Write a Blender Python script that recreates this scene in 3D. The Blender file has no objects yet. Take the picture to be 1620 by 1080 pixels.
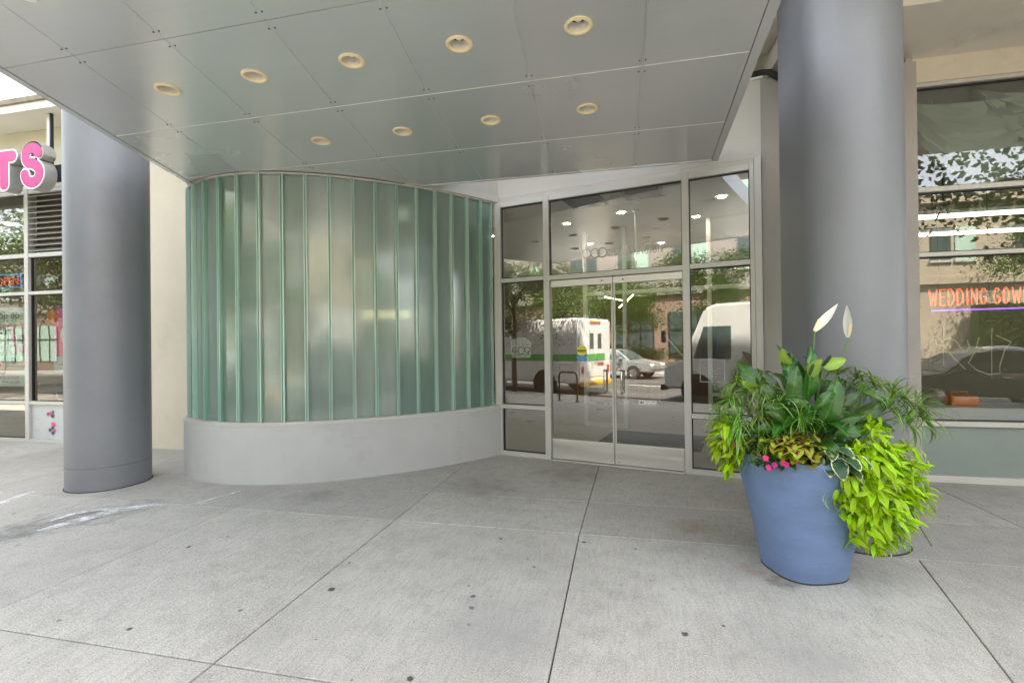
import bpy, bmesh, math, random
from mathutils import Vector, Matrix
R = math.radians
random.seed(7)
scene = bpy.context.scene
COL = scene.collection

# ------------------------------------------------------------------ camera, sky, sun, exposure
FOC = 760.0
yaw, pitch, roll = 0.220328, 0.0048687, -0.0119068
fwd = Vector((-math.sin(yaw) * math.cos(pitch), math.cos(yaw) * math.cos(pitch), math.sin(pitch)))
rgt0 = Vector((math.cos(yaw), math.sin(yaw), 0)); up0 = rgt0.cross(fwd)
rgt = rgt0 * math.cos(roll) + up0 * math.sin(roll); upv = rgt.cross(fwd)
CAM = Vector((0, 0, 1.6))
cd = bpy.data.cameras.new('camera'); cam = bpy.data.objects.new('camera', cd); COL.objects.link(cam)
cd.sensor_fit = 'HORIZONTAL'; cd.sensor_width = 36; cd.lens = FOC / 1620 * 36; cd.clip_start = 0.05; cd.clip_end = 2000
cam.matrix_world = Matrix(((rgt.x, upv.x, -fwd.x, CAM.x), (rgt.y, upv.y, -fwd.y, CAM.y), (rgt.z, upv.z, -fwd.z, CAM.z), (0, 0, 0, 1)))
scene.camera = cam

SUN_EL, SUN_AZ = R(60), R(38)          # the sun stands behind the building, to its right
world = bpy.data.worlds.new('World'); scene.world = world; world.use_nodes = True
wn = world.node_tree.nodes; wl = world.node_tree.links; wn.clear()
sky = wn.new('ShaderNodeTexSky'); sky.sky_type = 'NISHITA'; sky.sun_disc = False
sky.sun_elevation = SUN_EL; sky.sun_rotation = SUN_AZ; sky.air_density = 1.0; sky.dust_density = 2.5; sky.ozone_density = 1.0
bg = wn.new('ShaderNodeBackground'); bg.inputs[1].default_value = 0.15
wo = wn.new('ShaderNodeOutputWorld'); hsv = wn.new('ShaderNodeHueSaturation'); hsv.inputs['Saturation'].default_value = .42      # hazy summer sky
wl.new(sky.outputs[0], hsv.inputs['Color']); wl.new(hsv.outputs[0], bg.inputs[0]); wl.new(bg.outputs[0], wo.inputs[0])
sd = bpy.data.lights.new('sun', 'SUN'); sd.energy = 5.0; sd.angle = R(0.55); sd.color = (1, .94, .84)
sun = bpy.data.objects.new('sun', sd); COL.objects.link(sun)
sdir = Vector((math.sin(SUN_AZ) * math.cos(SUN_EL), math.cos(SUN_AZ) * math.cos(SUN_EL), math.sin(SUN_EL)))
sun.rotation_euler = sdir.to_track_quat('Z', 'Y').to_euler(); sun.location = (0, 0, 40)
vs = scene.view_settings
vs.view_transform = 'Standard'; vs.look = 'None'; vs.gamma = 1; vs.use_curve_mapping = False
vs.exposure = 2.9
vs.use_white_balance = True; vs.white_balance_temperature = 6950; vs.white_balance_tint = 8
scene.cycles.use_denoising = True
scene.cycles.max_bounces = 10; scene.cycles.diffuse_bounces = 5; scene.cycles.glossy_bounces = 5
scene.cycles.transparent_max_bounces = 16; scene.cycles.transmission_bounces = 6
scene.cycles.sample_clamp_indirect = 6; scene.cycles.caustics_reflective = False; scene.cycles.caustics_refractive = False

# ------------------------------------------------------------------ material helpers
M = {}
def N(t, kind, **kw):
    n = t.nodes.new(kind)
    for k, v in kw.items(): setattr(n, k, v)
    return n
def newmat(name):
    m = bpy.data.materials.new(name); m.use_nodes = True
    t = m.node_tree; t.nodes.clear()
    out = N(t, 'ShaderNodeOutputMaterial'); p = N(t, 'ShaderNodeBsdfPrincipled')
    t.links.new(p.outputs[0], out.inputs[0]); M[name] = m
    return m, t, p, out
def mixcol(t, fac, a, b, mode='MIX'):
    n = N(t, 'ShaderNodeMix', data_type='RGBA', blend_type=mode)
    for i, v in ((0, fac), (6, a), (7, b)):
        if hasattr(v, 'links'): t.links.new(v, n.inputs[i])
        else: n.inputs[i].default_value = v if i == 0 else (*v, 1)
    return n.outputs[2]
def ramp(t, src, lo, hi, a=0.0, b=1.0):
    n = N(t, 'ShaderNodeMapRange'); t.links.new(src, n.inputs[0])
    for i, v in zip((1, 2, 3, 4), (lo, hi, a, b)): n.inputs[i].default_value = v
    return n.outputs[0]
def math_(t, op, a, b=None):
    n = N(t, 'ShaderNodeMath', operation=op)
    for i, v in ((0, a), (1, b)):
        if v is None: continue
        if hasattr(v, 'links'): t.links.new(v, n.inputs[i])
        else: n.inputs[i].default_value = v
    return n.outputs[0]
def coords(t, world=False):
    return N(t, 'ShaderNodeNewGeometry').outputs['Position'] if world else N(t, 'ShaderNodeTexCoord').outputs['Object']
def noise(t, co, scale, detail=4, rough=.55, stretch=None):
    if stretch:
        mp = N(t, 'ShaderNodeMapping'); mp.inputs['Scale'].default_value = stretch; t.links.new(co, mp.inputs[0]); co = mp.outputs[0]
    n = N(t, 'ShaderNodeTexNoise'); n.inputs['Scale'].default_value = scale; n.inputs['Detail'].default_value = detail
    n.inputs['Roughness'].default_value = rough; t.links.new(co, n.inputs['Vector'])
    return n.outputs[0]
def bump(t, p, h, strength, dist=.01):
    b = N(t, 'ShaderNodeBump'); b.inputs['Strength'].default_value = strength; b.inputs['Distance'].default_value = dist
    t.links.new(h, b.inputs['Height']); t.links.new(b.outputs[0], p.inputs['Normal'])
def mat(name, col, rough=.5, metal=0.0, var=.12, scale=3.0, fine=60.0, fbump=0.0, spec=.5, world=True, stretch=None, rvar=.1, coat=0, trans=0.0, dirt=0.0, dirtcol=(.1, .09, .075)):
    m, t, p, o = newmat(name)
    co = coords(t, world)
    n1 = noise(t, co, scale, 5, .6, stretch); n2 = noise(t, co, fine, 3, .6, stretch)
    c = mixcol(t, ramp(t, n1, .3, .7), tuple(x * (1 - var) for x in col), tuple(min(1, x * (1 + var)) for x in col))
    c = mixcol(t, ramp(t, n2, .35, .75, 0, var), c, tuple(x * .55 for x in col))
    if dirt:
        n3 = noise(t, co, scale * .7 + .6, 8, .72); c = mixcol(t, ramp(t, n3, .54, .72, 0, dirt), c, dirtcol)
    t.links.new(c, p.inputs['Base Color'])
    t.links.new(ramp(t, n1, .3, .7, max(.02, rough - rvar), min(1, rough + rvar)), p.inputs['Roughness'])
    p.inputs['Metallic'].default_value = metal; p.inputs['Specular IOR Level'].default_value = spec
    p.inputs['Coat Weight'].default_value = coat
    if fbump: bump(t, p, n2, fbump)
    return m
def emit(name, col, strength, base=(.8, .8, .8)):
    m, t, p, o = newmat(name); p.inputs['Base Color'].default_value = (*base, 1)
    p.inputs['Emission Color'].default_value = (*col, 1); p.inputs['Emission Strength'].default_value = strength
    return m
def glassmat(name, tint=(.93, .97, .95), boost=.10, rough=0.0, body=0.0, bodycol=(.5, .6, .55), f0=1.5, wav=0.0):
    """thin pane: mirror layer over a clear (or slightly milky) sheet"""
    m, t, p, out = newmat(name); t.nodes.remove(p)
    tr = N(t, 'ShaderNodeBsdfTransparent'); tr.inputs[0].default_value = (*tint, 1)
    gl = N(t, 'ShaderNodeBsdfGlossy'); gl.inputs['Roughness'].default_value = rough; gl.inputs[0].default_value = (1, 1, 1, 1)
    fr = N(t, 'ShaderNodeFresnel'); fr.inputs[0].default_value = f0
    f = ramp(t, fr.outputs[0], 0, 1, boost, 1)
    if wav:
        co = coords(t, True); h = noise(t, co, .9, 1, .4); b = N(t, 'ShaderNodeBump'); b.inputs['Strength'].default_value = wav; b.inputs['Distance'].default_value = .02
        t.links.new(h, b.inputs['Height']); t.links.new(b.outputs[0], gl.inputs['Normal'])
    base = tr.outputs[0]
    if body:
        df = N(t, 'ShaderNodeBsdfDiffuse'); df.inputs[0].default_value = (*bodycol, 1)
        mb = N(t, 'ShaderNodeMixShader'); mb.inputs[0].default_value = body
        t.links.new(base, mb.inputs[1]); t.links.new(df.outputs[0], mb.inputs[2]); base = mb.outputs[0]
    mx = N(t, 'ShaderNodeMixShader'); t.links.new(f, mx.inputs[0]); t.links.new(base, mx.inputs[1]); t.links.new(gl.outputs[0], mx.inputs[2])
    t.links.new(mx.outputs[0], out.inputs[0])
    return m

# ------------------------------------------------------------------ mesh helpers
ORG = {}
def rootof(o):
    while o.parent: o = o.parent
    return o
class MB:
    def __init__(s): s.v = []; s.f = []; s.m = []; s.uv = None; s.sm = False
    def add(s, vs_, fs_, mi=0):
        b = len(s.v); s.v += [Vector(q) for q in vs_]
        for f in fs_: s.f.append([b + i for i in f]); s.m.append(mi)
        return s
    def box(s, x0, x1, y0, y1, z0, z1, mi=0):
        return s.add([(x0, y0, z0), (x1, y0, z0), (x1, y1, z0), (x0, y1, z0), (x0, y0, z1), (x1, y0, z1), (x1, y1, z1), (x0, y1, z1)],
                     [(0, 3, 2, 1), (4, 5, 6, 7), (0, 1, 5, 4), (1, 2, 6, 5), (2, 3, 7, 6), (3, 0, 4, 7)], mi)
    def prism(s, poly, z0, z1, mi=0, bev=0.0):
        """poly counter-clockwise in plan; bev chamfers the top edge"""
        n = len(poly)
        vs_ = [(x, y, z0) for x, y in poly]
        if bev:
            ins = inset(poly, bev)
            vs_ += [(x, y, z1 - bev) for x, y in poly] + [(x, y, z1) for x, y in ins]; L = 3
        else:
            vs_ += [(x, y, z1) for x, y in poly]; L = 2
        fs_ = [tuple(range(n - 1, -1, -1)), tuple(range((L - 1) * n, L * n))]
        for l in range(L - 1):
            for i in range(n): j = (i + 1) % n; fs_.append((l * n + i, l * n + j, (l + 1) * n + j, (l + 1) * n + i))
        return s.add(vs_, fs_, mi)
    def tube(s, path, r, n=8, mi=0, cap=True):
        path = [Vector(p) for p in path]; rs = r if isinstance(r, (list, tuple)) else [r] * len(path)
        vs_, fs_ = [], []; prev = None
        for i, p in enumerate(path):
            d = (path[min(i + 1, len(path) - 1)] - path[max(i - 1, 0)]); d = d.normalized() if d.length > 1e-9 else Vector((0, 0, 1))
            if prev is None:
                a = d.cross(Vector((0, 0, 1)));  a = a.normalized() if a.length > 1e-3 else Vector((0, 1, 0))
            else:
                a = prev - d * prev.dot(d); a = a.normalized() if a.length > .05 else d.orthogonal().normalized()
            prev = a; b = d.cross(a)
            for k in range(n): t_ = 2 * math.pi * k / n; vs_.append(p + (a * math.cos(t_) + b * math.sin(t_)) * rs[i])
        for i in range(len(path) - 1):
            for k in range(n): k2 = (k + 1) % n; fs_.append((i * n + k, i * n + k2, (i + 1) * n + k2, (i + 1) * n + k))
        if cap: fs_ += [tuple(range(n - 1, -1, -1)), tuple(range((len(path) - 1) * n, len(path) * n))]
        return s.add(vs_, fs_, mi)
    def lathe(s, prof, c=(0, 0, 0), n=24, mi=0, axis='z'):
        c = Vector(c); vs_, fs_ = [], []
        for r, z in prof:
            for k in range(n):
                a = 2 * math.pi * k / n; q = (r * math.cos(a), r * math.sin(a), z)
                if axis == 'y': q = (q[0], q[2], q[1])
                if axis == 'x': q = (q[2], q[0], q[1])
                vs_.append(c + Vector(q))
        for i in range(len(prof) - 1):
            for k in range(n): k2 = (k + 1) % n; fs_.append((i * n + k, i * n + k2, (i + 1) * n + k2, (i + 1) * n + k))
        return s.add(vs_, fs_, mi)
    def disc(s, c, r, n=20, nrm=(0, 0, 1), mi=0):
        c = Vector(c); q = Vector(nrm).to_track_quat('Z', 'Y')
        return s.add([c + q @ Vector((r * math.cos(2 * math.pi * k / n), r * math.sin(2 * math.pi * k / n), 0)) for k in range(n)], [tuple(range(n))], mi)
    def mesh(s, name, off=Vector((0, 0, 0)), bevel=0.0):
        me = bpy.data.meshes.new(name)
        me.from_pydata([v - off for v in s.v], [], s.f)
        for p, mi in zip(me.polygons, s.m): p.material_index = mi; p.use_smooth = s.sm
        if bevel:
            bm = bmesh.new(); bm.from_mesh(me); bmesh.ops.remove_doubles(bm, verts=bm.verts, dist=1e-5)
            es = [e for e in bm.edges if len(e.link_faces) == 2 and e.calc_face_angle(0) > .5]
            bmesh.ops.bevel(bm, geom=es, offset=bevel, segments=2, affect='EDGES', clamp_overlap=True, profile=.5)
            bm.to_mesh(me); bm.free()
        me.update()
        return me
    def build(s, name, mats, parent=None, bevel=0.0, smooth=False, local=True):
        """local: coordinates are already in the root's space; otherwise world coordinates, moved into it"""
        s.sm = smooth
        off = Vector((0, 0, 0))
        if parent is not None and not local: off = ORG.get(rootof(parent).name, off)
        me = s.mesh(name, off, bevel)
        for m in (mats if isinstance(mats, (list, tuple)) else [mats]): me.materials.append(M[m])
        o = bpy.data.objects.new(name, me); COL.objects.link(o); o.parent = parent
        if smooth: autosmooth(me)
        return o
    def wbuild(s, name, mats, parent=None, **k): return s.build(name, mats, parent, local=False, **k)
def autosmooth(me, ang=R(40)):
    bm = bmesh.new(); bm.from_mesh(me)
    bmesh.ops.remove_doubles(bm, verts=bm.verts, dist=1e-6)
    for e in bm.edges: e.smooth = not (len(e.link_faces) == 2 and e.calc_face_angle(0) > ang)
    for f in bm.faces: f.smooth = True
    bm.to_mesh(me); bm.free()
def inset(poly, d):
    n = len(poly); out = []
    for i in range(n):
        p0, p1, p2 = Vector(poly[i - 1]), Vector(poly[i]), Vector(poly[(i + 1) % n])
        a = (p1 - p0).normalized(); b = (p2 - p1).normalized()
        na, nb = Vector((-a.y, a.x)), Vector((-b.y, b.x)); k = 1 + na.dot(nb)
        q = p1 + (na + nb) * (d / max(k, .2)); out.append((q.x, q.y))
    return out
def tag(o, label=None, cat=None, group=None, kind=None):
    for k, v in (('label', label), ('category', cat), ('group', group), ('kind', kind)):
        if v: o[k] = v
    return o
def thing(name, label, cat, loc=(0, 0, 0), rz=0.0, group=None):
    o = bpy.data.objects.new(name, None); COL.objects.link(o); o.location = loc; o.rotation_euler = (0, 0, rz); o.empty_display_size = .2
    ORG[o.name] = Vector(loc)
    return tag(o, label, cat, group)
def struct(o): return tag(o, kind='structure')
def copy_obj(src, parent, mw=None):
    c = src.copy(); COL.objects.link(c); c.parent = parent
    if mw is not None: c.matrix_local = mw
    return c
def copy_tree(o, parent=None, label=None, group=None):
    c = o.copy(); COL.objects.link(c); c.parent = parent; ORG[c.name] = ORG.get(o.name, Vector((0, 0, 0)))
    if label: c['label'] = label
    if group: c['group'] = group
    for ch in list(o.children): copy_tree(ch, c)
    return c
def link_mesh(name, me, parent, mw=None):
    o = bpy.data.objects.new(name, me); COL.objects.link(o); o.parent = parent
    if mw is not None: o.matrix_local = mw
    return o
def text_mesh(name, body, size, mat_, parent, mw, extrude=.001, align='LEFT', spacing=1.0, sx=1.0):
    cu = bpy.data.curves.new('tmp', 'FONT'); cu.body = body; cu.size = size; cu.extrude = extrude; cu.align_x = align; cu.space_character = spacing
    cu.resolution_u = 3
    ob = bpy.data.objects.new('tmp', cu); COL.objects.link(ob); bpy.context.view_layer.update()
    me = bpy.data.meshes.new_from_object(ob.evaluated_get(bpy.context.evaluated_depsgraph_get()))
    bpy.data.objects.remove(ob); bpy.data.curves.remove(cu)
    me.name = name; me.materials.clear(); me.materials.append(M[mat_])
    o = bpy.data.objects.new(name, me); COL.objects.link(o); o.parent = parent; o.matrix_local = mw @ Matrix.Diagonal((sx, 1, 1, 1))
    return o
def facing_street(x, y, z): return Matrix.Translation((x, y, z)) @ Matrix.Rotation(R(90), 4, 'X')   # text reads from -Y side
def pxl(u, v, Y):
    """world point where the reference view's pixel meets the plane at that Y (used once to measure the place)"""
    d = rgt * ((u - 810) / FOC) + upv * ((540 - v) / FOC) + fwd
    return CAM + d * (Y / d.y)
def at_depth(u, v, dep):
    d = rgt * ((u - 810) / FOC) + upv * ((540 - v) / FOC) + fwd
    return CAM + d * dep

# ------------------------------------------------------------------ materials
def concrete(name, c1, c2, spots=()):
    m, t, p, o = newmat(name); co = coords(t, True)
    big = noise(t, co, .9, 6, .65); mid = noise(t, co, 5, 8, .7); fine = noise(t, co, 170, 2, .7); brush = noise(t, co, 26, 3, .6, (1.6, .25, 1))
    oi = N(t, 'ShaderNodeObjectInfo')
    c = mixcol(t, ramp(t, big, .35, .65), c1, c2)
    c = mixcol(t, ramp(t, oi.outputs['Random'], 0, 1, 0, .38), c, tuple(x * .72 for x in c1))
    c = mixcol(t, ramp(t, mid, .48, .72, 0, .55), c, tuple(x * .58 for x in c1))
    c = mixcol(t, ramp(t, noise(t, co, 2.3, 9, .8), .55, .7, 0, .4), c, tuple(x * .5 for x in c1))
    c = mixcol(t, ramp(t, brush, .45, .7, 0, .4), c, tuple(x * .6 for x in c1))
    grit = noise(t, co, 75, 3, .75); c = mixcol(t, ramp(t, grit, .54, .7, 0, .65), c, tuple(x * .45 for x in c1)); c = mixcol(t, ramp(t, grit, .44, .3, 0, .5), c, tuple(min(1, x * 1.3) for x in c2))
    c = mixcol(t, ramp(t, fine, .5, .66, 0, .55), c, tuple(min(1, x * 1.35) for x in c2))
    c = mixcol(t, ramp(t, fine, .47, .33, 0, .55), c, tuple(x * .5 for x in c1))
    rust = noise(t, co, 1.7, 6, .75); c = mixcol(t, ramp(t, rust, .66, .76, 0, .35), c, (.27, .19, .125))
    # chewing gum trodden flat
    vo = N(t, 'ShaderNodeTexVoronoi', voronoi_dimensions='2D'); vo.inputs['Scale'].default_value = 3.1; t.links.new(co, vo.inputs['Vector'])
    wn_ = noise(t, co, 40, 2, .6)
    size = math_(t, 'ADD', ramp(t, N_sep(t, vo.outputs['Color'], 0), .6, 1, -.02, .06), ramp(t, wn_, .3, .7, -.006, .006))
    near = ramp(t, math_(t, 'SUBTRACT', size, vo.outputs['Distance']), 0, .014)
    c = mixcol(t, math_(t, 'MULTIPLY', near, ramp(t, N_sep(t, vo.outputs['Color'], 1), 0, 1, .1, .8)), c, (.055, .053, .052))
    v2 = N(t, 'ShaderNodeTexVoronoi', voronoi_dimensions='2D'); v2.inputs['Scale'].default_value = 11; t.links.new(co, v2.inputs['Vector'])
    s2 = ramp(t, N_sep(t, v2.outputs['Color'], 0), .88, 1, -.02, .11)
    c = mixcol(t, math_(t, 'MULTIPLY', ramp(t, math_(t, 'SUBTRACT', s2, v2.outputs['Distance']), 0, .05), ramp(t, N_sep(t, v2.outputs['Color'], 1), 0, 1, .15, .8)), c, (.09, .085, .08))
    for (x, y, r_) in spots:
        vd = N(t, 'ShaderNodeVectorMath', operation='DISTANCE'); t.links.new(co, vd.inputs[0]); vd.inputs[1].default_value = (x, y, 0)
        c = mixcol(t, math_(t, 'MULTIPLY', ramp(t, math_(t, 'ADD', vd.outputs['Value'], ramp(t, wn_, .3, .7, -.006, .006)), r_, r_ - .010), .9), c, (.03, .03, .032))
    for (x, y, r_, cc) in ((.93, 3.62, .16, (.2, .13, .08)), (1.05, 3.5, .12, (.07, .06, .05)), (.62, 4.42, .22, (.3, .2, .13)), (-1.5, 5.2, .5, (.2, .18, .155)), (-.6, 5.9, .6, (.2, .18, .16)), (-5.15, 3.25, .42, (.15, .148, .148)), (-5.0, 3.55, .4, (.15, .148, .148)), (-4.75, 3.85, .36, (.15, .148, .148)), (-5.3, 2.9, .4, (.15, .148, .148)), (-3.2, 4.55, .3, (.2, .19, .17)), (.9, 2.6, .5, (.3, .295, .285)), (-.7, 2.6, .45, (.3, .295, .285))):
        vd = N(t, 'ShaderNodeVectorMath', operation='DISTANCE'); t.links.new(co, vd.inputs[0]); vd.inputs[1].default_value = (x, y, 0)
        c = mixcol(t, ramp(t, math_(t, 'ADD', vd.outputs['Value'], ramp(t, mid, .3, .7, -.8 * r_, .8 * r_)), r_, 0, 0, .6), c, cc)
    t.links.new(c, p.inputs['Base Color']); p.inputs['Roughness'].default_value = .82
    bump(t, p, math_(t, 'ADD', fine, math_(t, 'MULTIPLY', brush, 1.2)), .35, .004)
def N_sep(t, col, i):
    n = N(t, 'ShaderNodeSeparateColor'); t.links.new(col, n.inputs[0]); return n.outputs[i]
SP = [(-.93, 2.93, .03), (-.9, 2.8, .028), (-.86, 2.63, .02), (-1.87, 2.83, .036), (.33, 2.78, .03), (-1.0, 2.15, .03), (-3.4, 3.2, .028), (-.62, 3.4, .02), (-2.75, 2.2, .025), (.1, 3.85, .02), (-.3, 3.9, .025), (.55, 2.9, .018)]
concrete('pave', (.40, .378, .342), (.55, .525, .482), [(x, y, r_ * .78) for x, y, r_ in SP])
concrete('pave_worn', (.385, .365, .335), (.50, .478, .44))
mat('joint', (.055, .05, .045), .95)
mat('asphalt', (.075, .073, .07), .85, var=.3, scale=.8, fine=90, fbump=.4)
mat('kerb_stone', (.36, .35, .33), .85, var=.2)
mat('road_paint', (.75, .74, .7), .7, var=.15)
mat('earth', (.12, .11, .08), .95)
mat('stucco', (.57, .54, .495), .92, var=.06, scale=1.4, fine=110, fbump=.5)
mat('stucco_warm', (.70, .635, .525), .92, var=.06, scale=1.2, fine=110, fbump=.5, dirt=.12)
mat('stucco_grey', (.40, .375, .35), .92, var=.07, scale=1.4, fine=110, fbump=.55)
mat('soffit_paint', (.78, .735, .65), .9, var=.07, scale=1.0, fine=100, fbump=.25, dirt=.25, dirtcol=(.16, .1, .06))
mat('soffit_light', (.82, .79, .73), .9, var=.05, scale=1.0, fine=100, fbump=.2)
mat('beam_paint', (.66, .6, .5), .9, var=.07, scale=1.5, fine=90, fbump=.5, dirt=.3, dirtcol=(.2, .11, .06))
mat('drip_edge', (.3, .25, .2), .9, var=.3, scale=6)
mat('plinth_metal', (.50, .50, .495), .45, metal=.0, var=.06, scale=1.6, fine=130, fbump=.06, spec=.4, dirt=.25, dirtcol=(.24, .235, .225))
mat('frame', (.57, .555, .525), .42, metal=.15, var=.05, scale=2, fine=60)
mat('frame_dark', (.02, .02, .021), .6)
mat('steel', (.62, .61, .58), .42, metal=.7, var=.08, scale=2.5, fine=80, stretch=(.4, .4, 6))
mat('chrome', (.6, .58, .55), .16, metal=1.0, var=.05)
mat('column_paint', (.195, .202, .222), .48, metal=.0, dirt=.3, dirtcol=(.125, .125, .13), var=.1, scale=.9, fine=70, fbump=.035, spec=.75, rvar=.07)
mat('black_metal', (.025, .025, .028), .5, var=.2)
mat('copper_pipe', (.045, .05, .042), .55, metal=.4, var=.6, scale=14)
mat('lamp_trim', (.9, .76, .48), .5, var=.06, scale=8)
mat('lamp_cone', (.90, .83, .76), .55, var=.1, scale=9, dirt=.2, dirtcol=(.3, .25, .2))
mat('bulb_glass', (.92, .92, .9), .2, var=.02)
mat('screw', (.035, .035, .035), .5)
mat('rubber_mat', (.025, .026, .03), .9, var=.25, scale=30)
mat('lobby_floor', (.33, .325, .305), .35, var=.08, scale=1.5)
mat('lobby_wall', (.36, .355, .34), .8, var=.04)
mat('lobby_ceiling', (.74, .75, .74), .85, var=.02)
mat('brown_wood', (.22, .125, .07), .5, var=.25, scale=3, stretch=(8, 8, .6))
mat('shop_wall', (.26, .235, .18), .85, var=.08)
mat('shop_wall_cream', (.42, .36, .26), .85, var=.05)
mat('dark_room', (.10, .09, .08), .85, var=.2)
mat('spandrel', (.25, .30, .275), .12, var=.04, spec=.8, rvar=.03)
mat('panel_grey', (.55, .57, .58), .35, var=.05)
mat('louvre', (.36, .33, .29), .45, metal=.3, var=.1)
mat('letter_side', (.55, .55, .53), .35, metal=.5, var=.07, scale=4)
mat('letter_white', (.9, .9, .88), .35, var=.02)
mat('letter_pink', (.5, .006, .19), .35, var=.03)
mat('poster_mint', (.55, .74, .68), .5, var=.04)
mat('poster_white', (.82, .84, .83), .5, var=.02)
mat('poster_pink', (.80, .09, .36), .5, var=.05)
mat('poster_blue', (.28, .62, .74), .5, var=.04)
mat('poster_dark', (.10, .09, .12), .5)
mat('sticker_yellow', (.85, .80, .05), .5, var=.03)
mat('sticker_blue', (.03, .22, .50), .5, var=.03)
mat('sticker_white', (.8, .8, .78), .5, var=.03)
mat('sticker_black', (.02, .02, .02), .5)
mat('orange_plastic', (.8, .22, .03), .4)
mat('pot_blue', (.15, .225, .40), .62, var=.12, scale=3.5, fine=40, fbump=.03, stretch=(1, 1, 3), dirt=.42, dirtcol=(.12, .15, .21))
mat('soil', (.05, .037, .026), .95, var=.4, scale=30)
mat('number_line', (.10, .14, .10), .5)
mat('chalk', (.82, .83, .85), .9)
glassmat('pane', boost=.19, tint=(.86, .93, .91), wav=.06)
glassmat('pane_poster', boost=.03, tint=(.92, .95, .92), wav=.08)
glassmat('pane_shop', boost=.12, tint=(.86, .91, .87), wav=.09)
glassmat('etched_faint', boost=.1, tint=(.92, .94, .92), body=.13, bodycol=(.7, .72, .7), rough=.3)
glassmat('etched', boost=.12, tint=(.9, .92, .9), body=.3, bodycol=(.75, .77, .74), rough=.3)
glassmat('car_glass', boost=.25, tint=(.25, .3, .3))
emit('lamp_on', (1, .88, .70), 28)
emit('tube_on', (1, .93, .8), 1.3)
emit('led_bar', (1, .72, .42), 3)
emit('neon_red', (1, .06, .015), .55, base=(.6, .1, .05))
emit('neon_violet', (.36, .12, 1), .2, base=(.4, .2, .6))
emit('neon_blue', (.05, .35, 1), .05, base=(.1, .3, .6))
emit('neon_sign_red', (1, .08, .05), .07, base=(.6, .1, .05))
mat('neon_off', (.62, .6, .42), .2, var=.05)
mat('wire', (.015, .015, .015), .6)
mat('curtain', (.42, .46, .42), .9, var=.1)
mat('hedge_green', (.05, .115, .025), .7, var=.5, scale=8)
mat('brick_brown', (.27, .19, .145), .85, var=.2, scale=5, fine=40)
mat('facade_grey', (.30, .27, .255), .85, var=.08, scale=.6)
mat('facade_beige', (.40, .345, .27), .85, var=.06, scale=.6)
mat('green_shade', (.42, .60, .50), .5, var=.1)
mat('far_glass', (.06, .09, .09), .12, var=.3, spec=.8)
mat('truck_white', (.78, .78, .77), .35, var=.03, coat=.3)
mat('truck_grey', (.62, .62, .61), .35, var=.04, coat=.3)
mat('truck_green', (.10, .42, .09), .4, var=.04)
mat('truck_blue', (.03, .05, .16), .4)
mat('truck_red', (.5, .06, .05), .4)
mat('truck_yellow', (.75, .42, .03), .5, var=.15)
mat('amber', (.9, .25, .02), .3)
mat('car_silver', (.52, .53, .54), .28, metal=.6, var=.03, coat=.6)
mat('car_dark', (.035, .04, .05), .22, var=.03, coat=.8)
mat('tyre', (.02, .02, .02), .8)
mat('rim', (.45, .45, .45), .3, metal=.9)
mat('bark', (.10, .075, .055), .9, var=.35, scale=9, stretch=(3, 3, .6), fbump=.6)
mat('rack_metal', (.04, .04, .042), .4, metal=.6)
mat('stop_red', (.55, .03, .06), .4)

def alum():
    m, t, p, o = newmat('aluminium'); co = coords(t, True)
    oi = N(t, 'ShaderNodeObjectInfo'); n1 = noise(t, co, .8, 4, .5); n2 = noise(t, co, 9, 6, .7, (.25, 2.4, 1)); spk = noise(t, co, 60, 2, .5)
    c = mixcol(t, ramp(t, n1, .3, .7), (.75, .765, .785), (.83, .845, .86))
    c = mixcol(t, ramp(t, oi.outputs['Random'], 0, 1, 0, .25), c, (.66, .67, .665))
    c = mixcol(t, ramp(t, n2, .5, .8, 0, .12), c, (.52, .52, .51))
    c = mixcol(t, ramp(t, spk, .74, .78, 0, .55), c, (.9, .9, .88))
    t.links.new(c, p.inputs['Base Color']); p.inputs['Metallic'].default_value = .5
    t.links.new(ramp(t, n1, .3, .7, .22, .28), p.inputs['Roughness'])
alum()
def channel_glass(name, col, rough, trans, ior=1.52, edge=False):
    m, t, p, o = newmat(name); co = coords(t, True)
    n = noise(t, co, 6, 5, .6, (1, 1, .12)); cell = noise(t, co, 210, 1, .5)
    c = mixcol(t, ramp(t, n, .35, .7), tuple(x * .88 for x in col), tuple(min(1, x * 1.1) for x in col))
    oi = N(t, 'ShaderNodeObjectInfo'); hs = N(t, 'ShaderNodeHueSaturation'); t.links.new(c, hs.inputs['Color'])
    t.links.new(ramp(t, oi.outputs['Random'], 0, 1, .8, 1.2), hs.inputs['Value']); t.links.new(ramp(t, oi.outputs['Random'], 1, 0, .7, 1.5), hs.inputs['Saturation'])
    t.links.new(hs.outputs[0], p.inputs['Base Color']); p.inputs['Roughness'].default_value = rough
    p.inputs['Transmission Weight'].default_value = trans; p.inputs['IOR'].default_value = ior
    p.inputs['Coat Weight'].default_value = 1.0; p.inputs['Coat Roughness'].default_value = .11; p.inputs['Coat IOR'].default_value = 1.85
    if not edge: bump(t, p, cell, .10, .002)
channel_glass('channel_web', (.225, .318, .272), .26, .28)
channel_glass('channel_flange', (.42, .62, .525), .25, .1, edge=True)
mat('silicone', (.33, .45, .39), .6)

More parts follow.
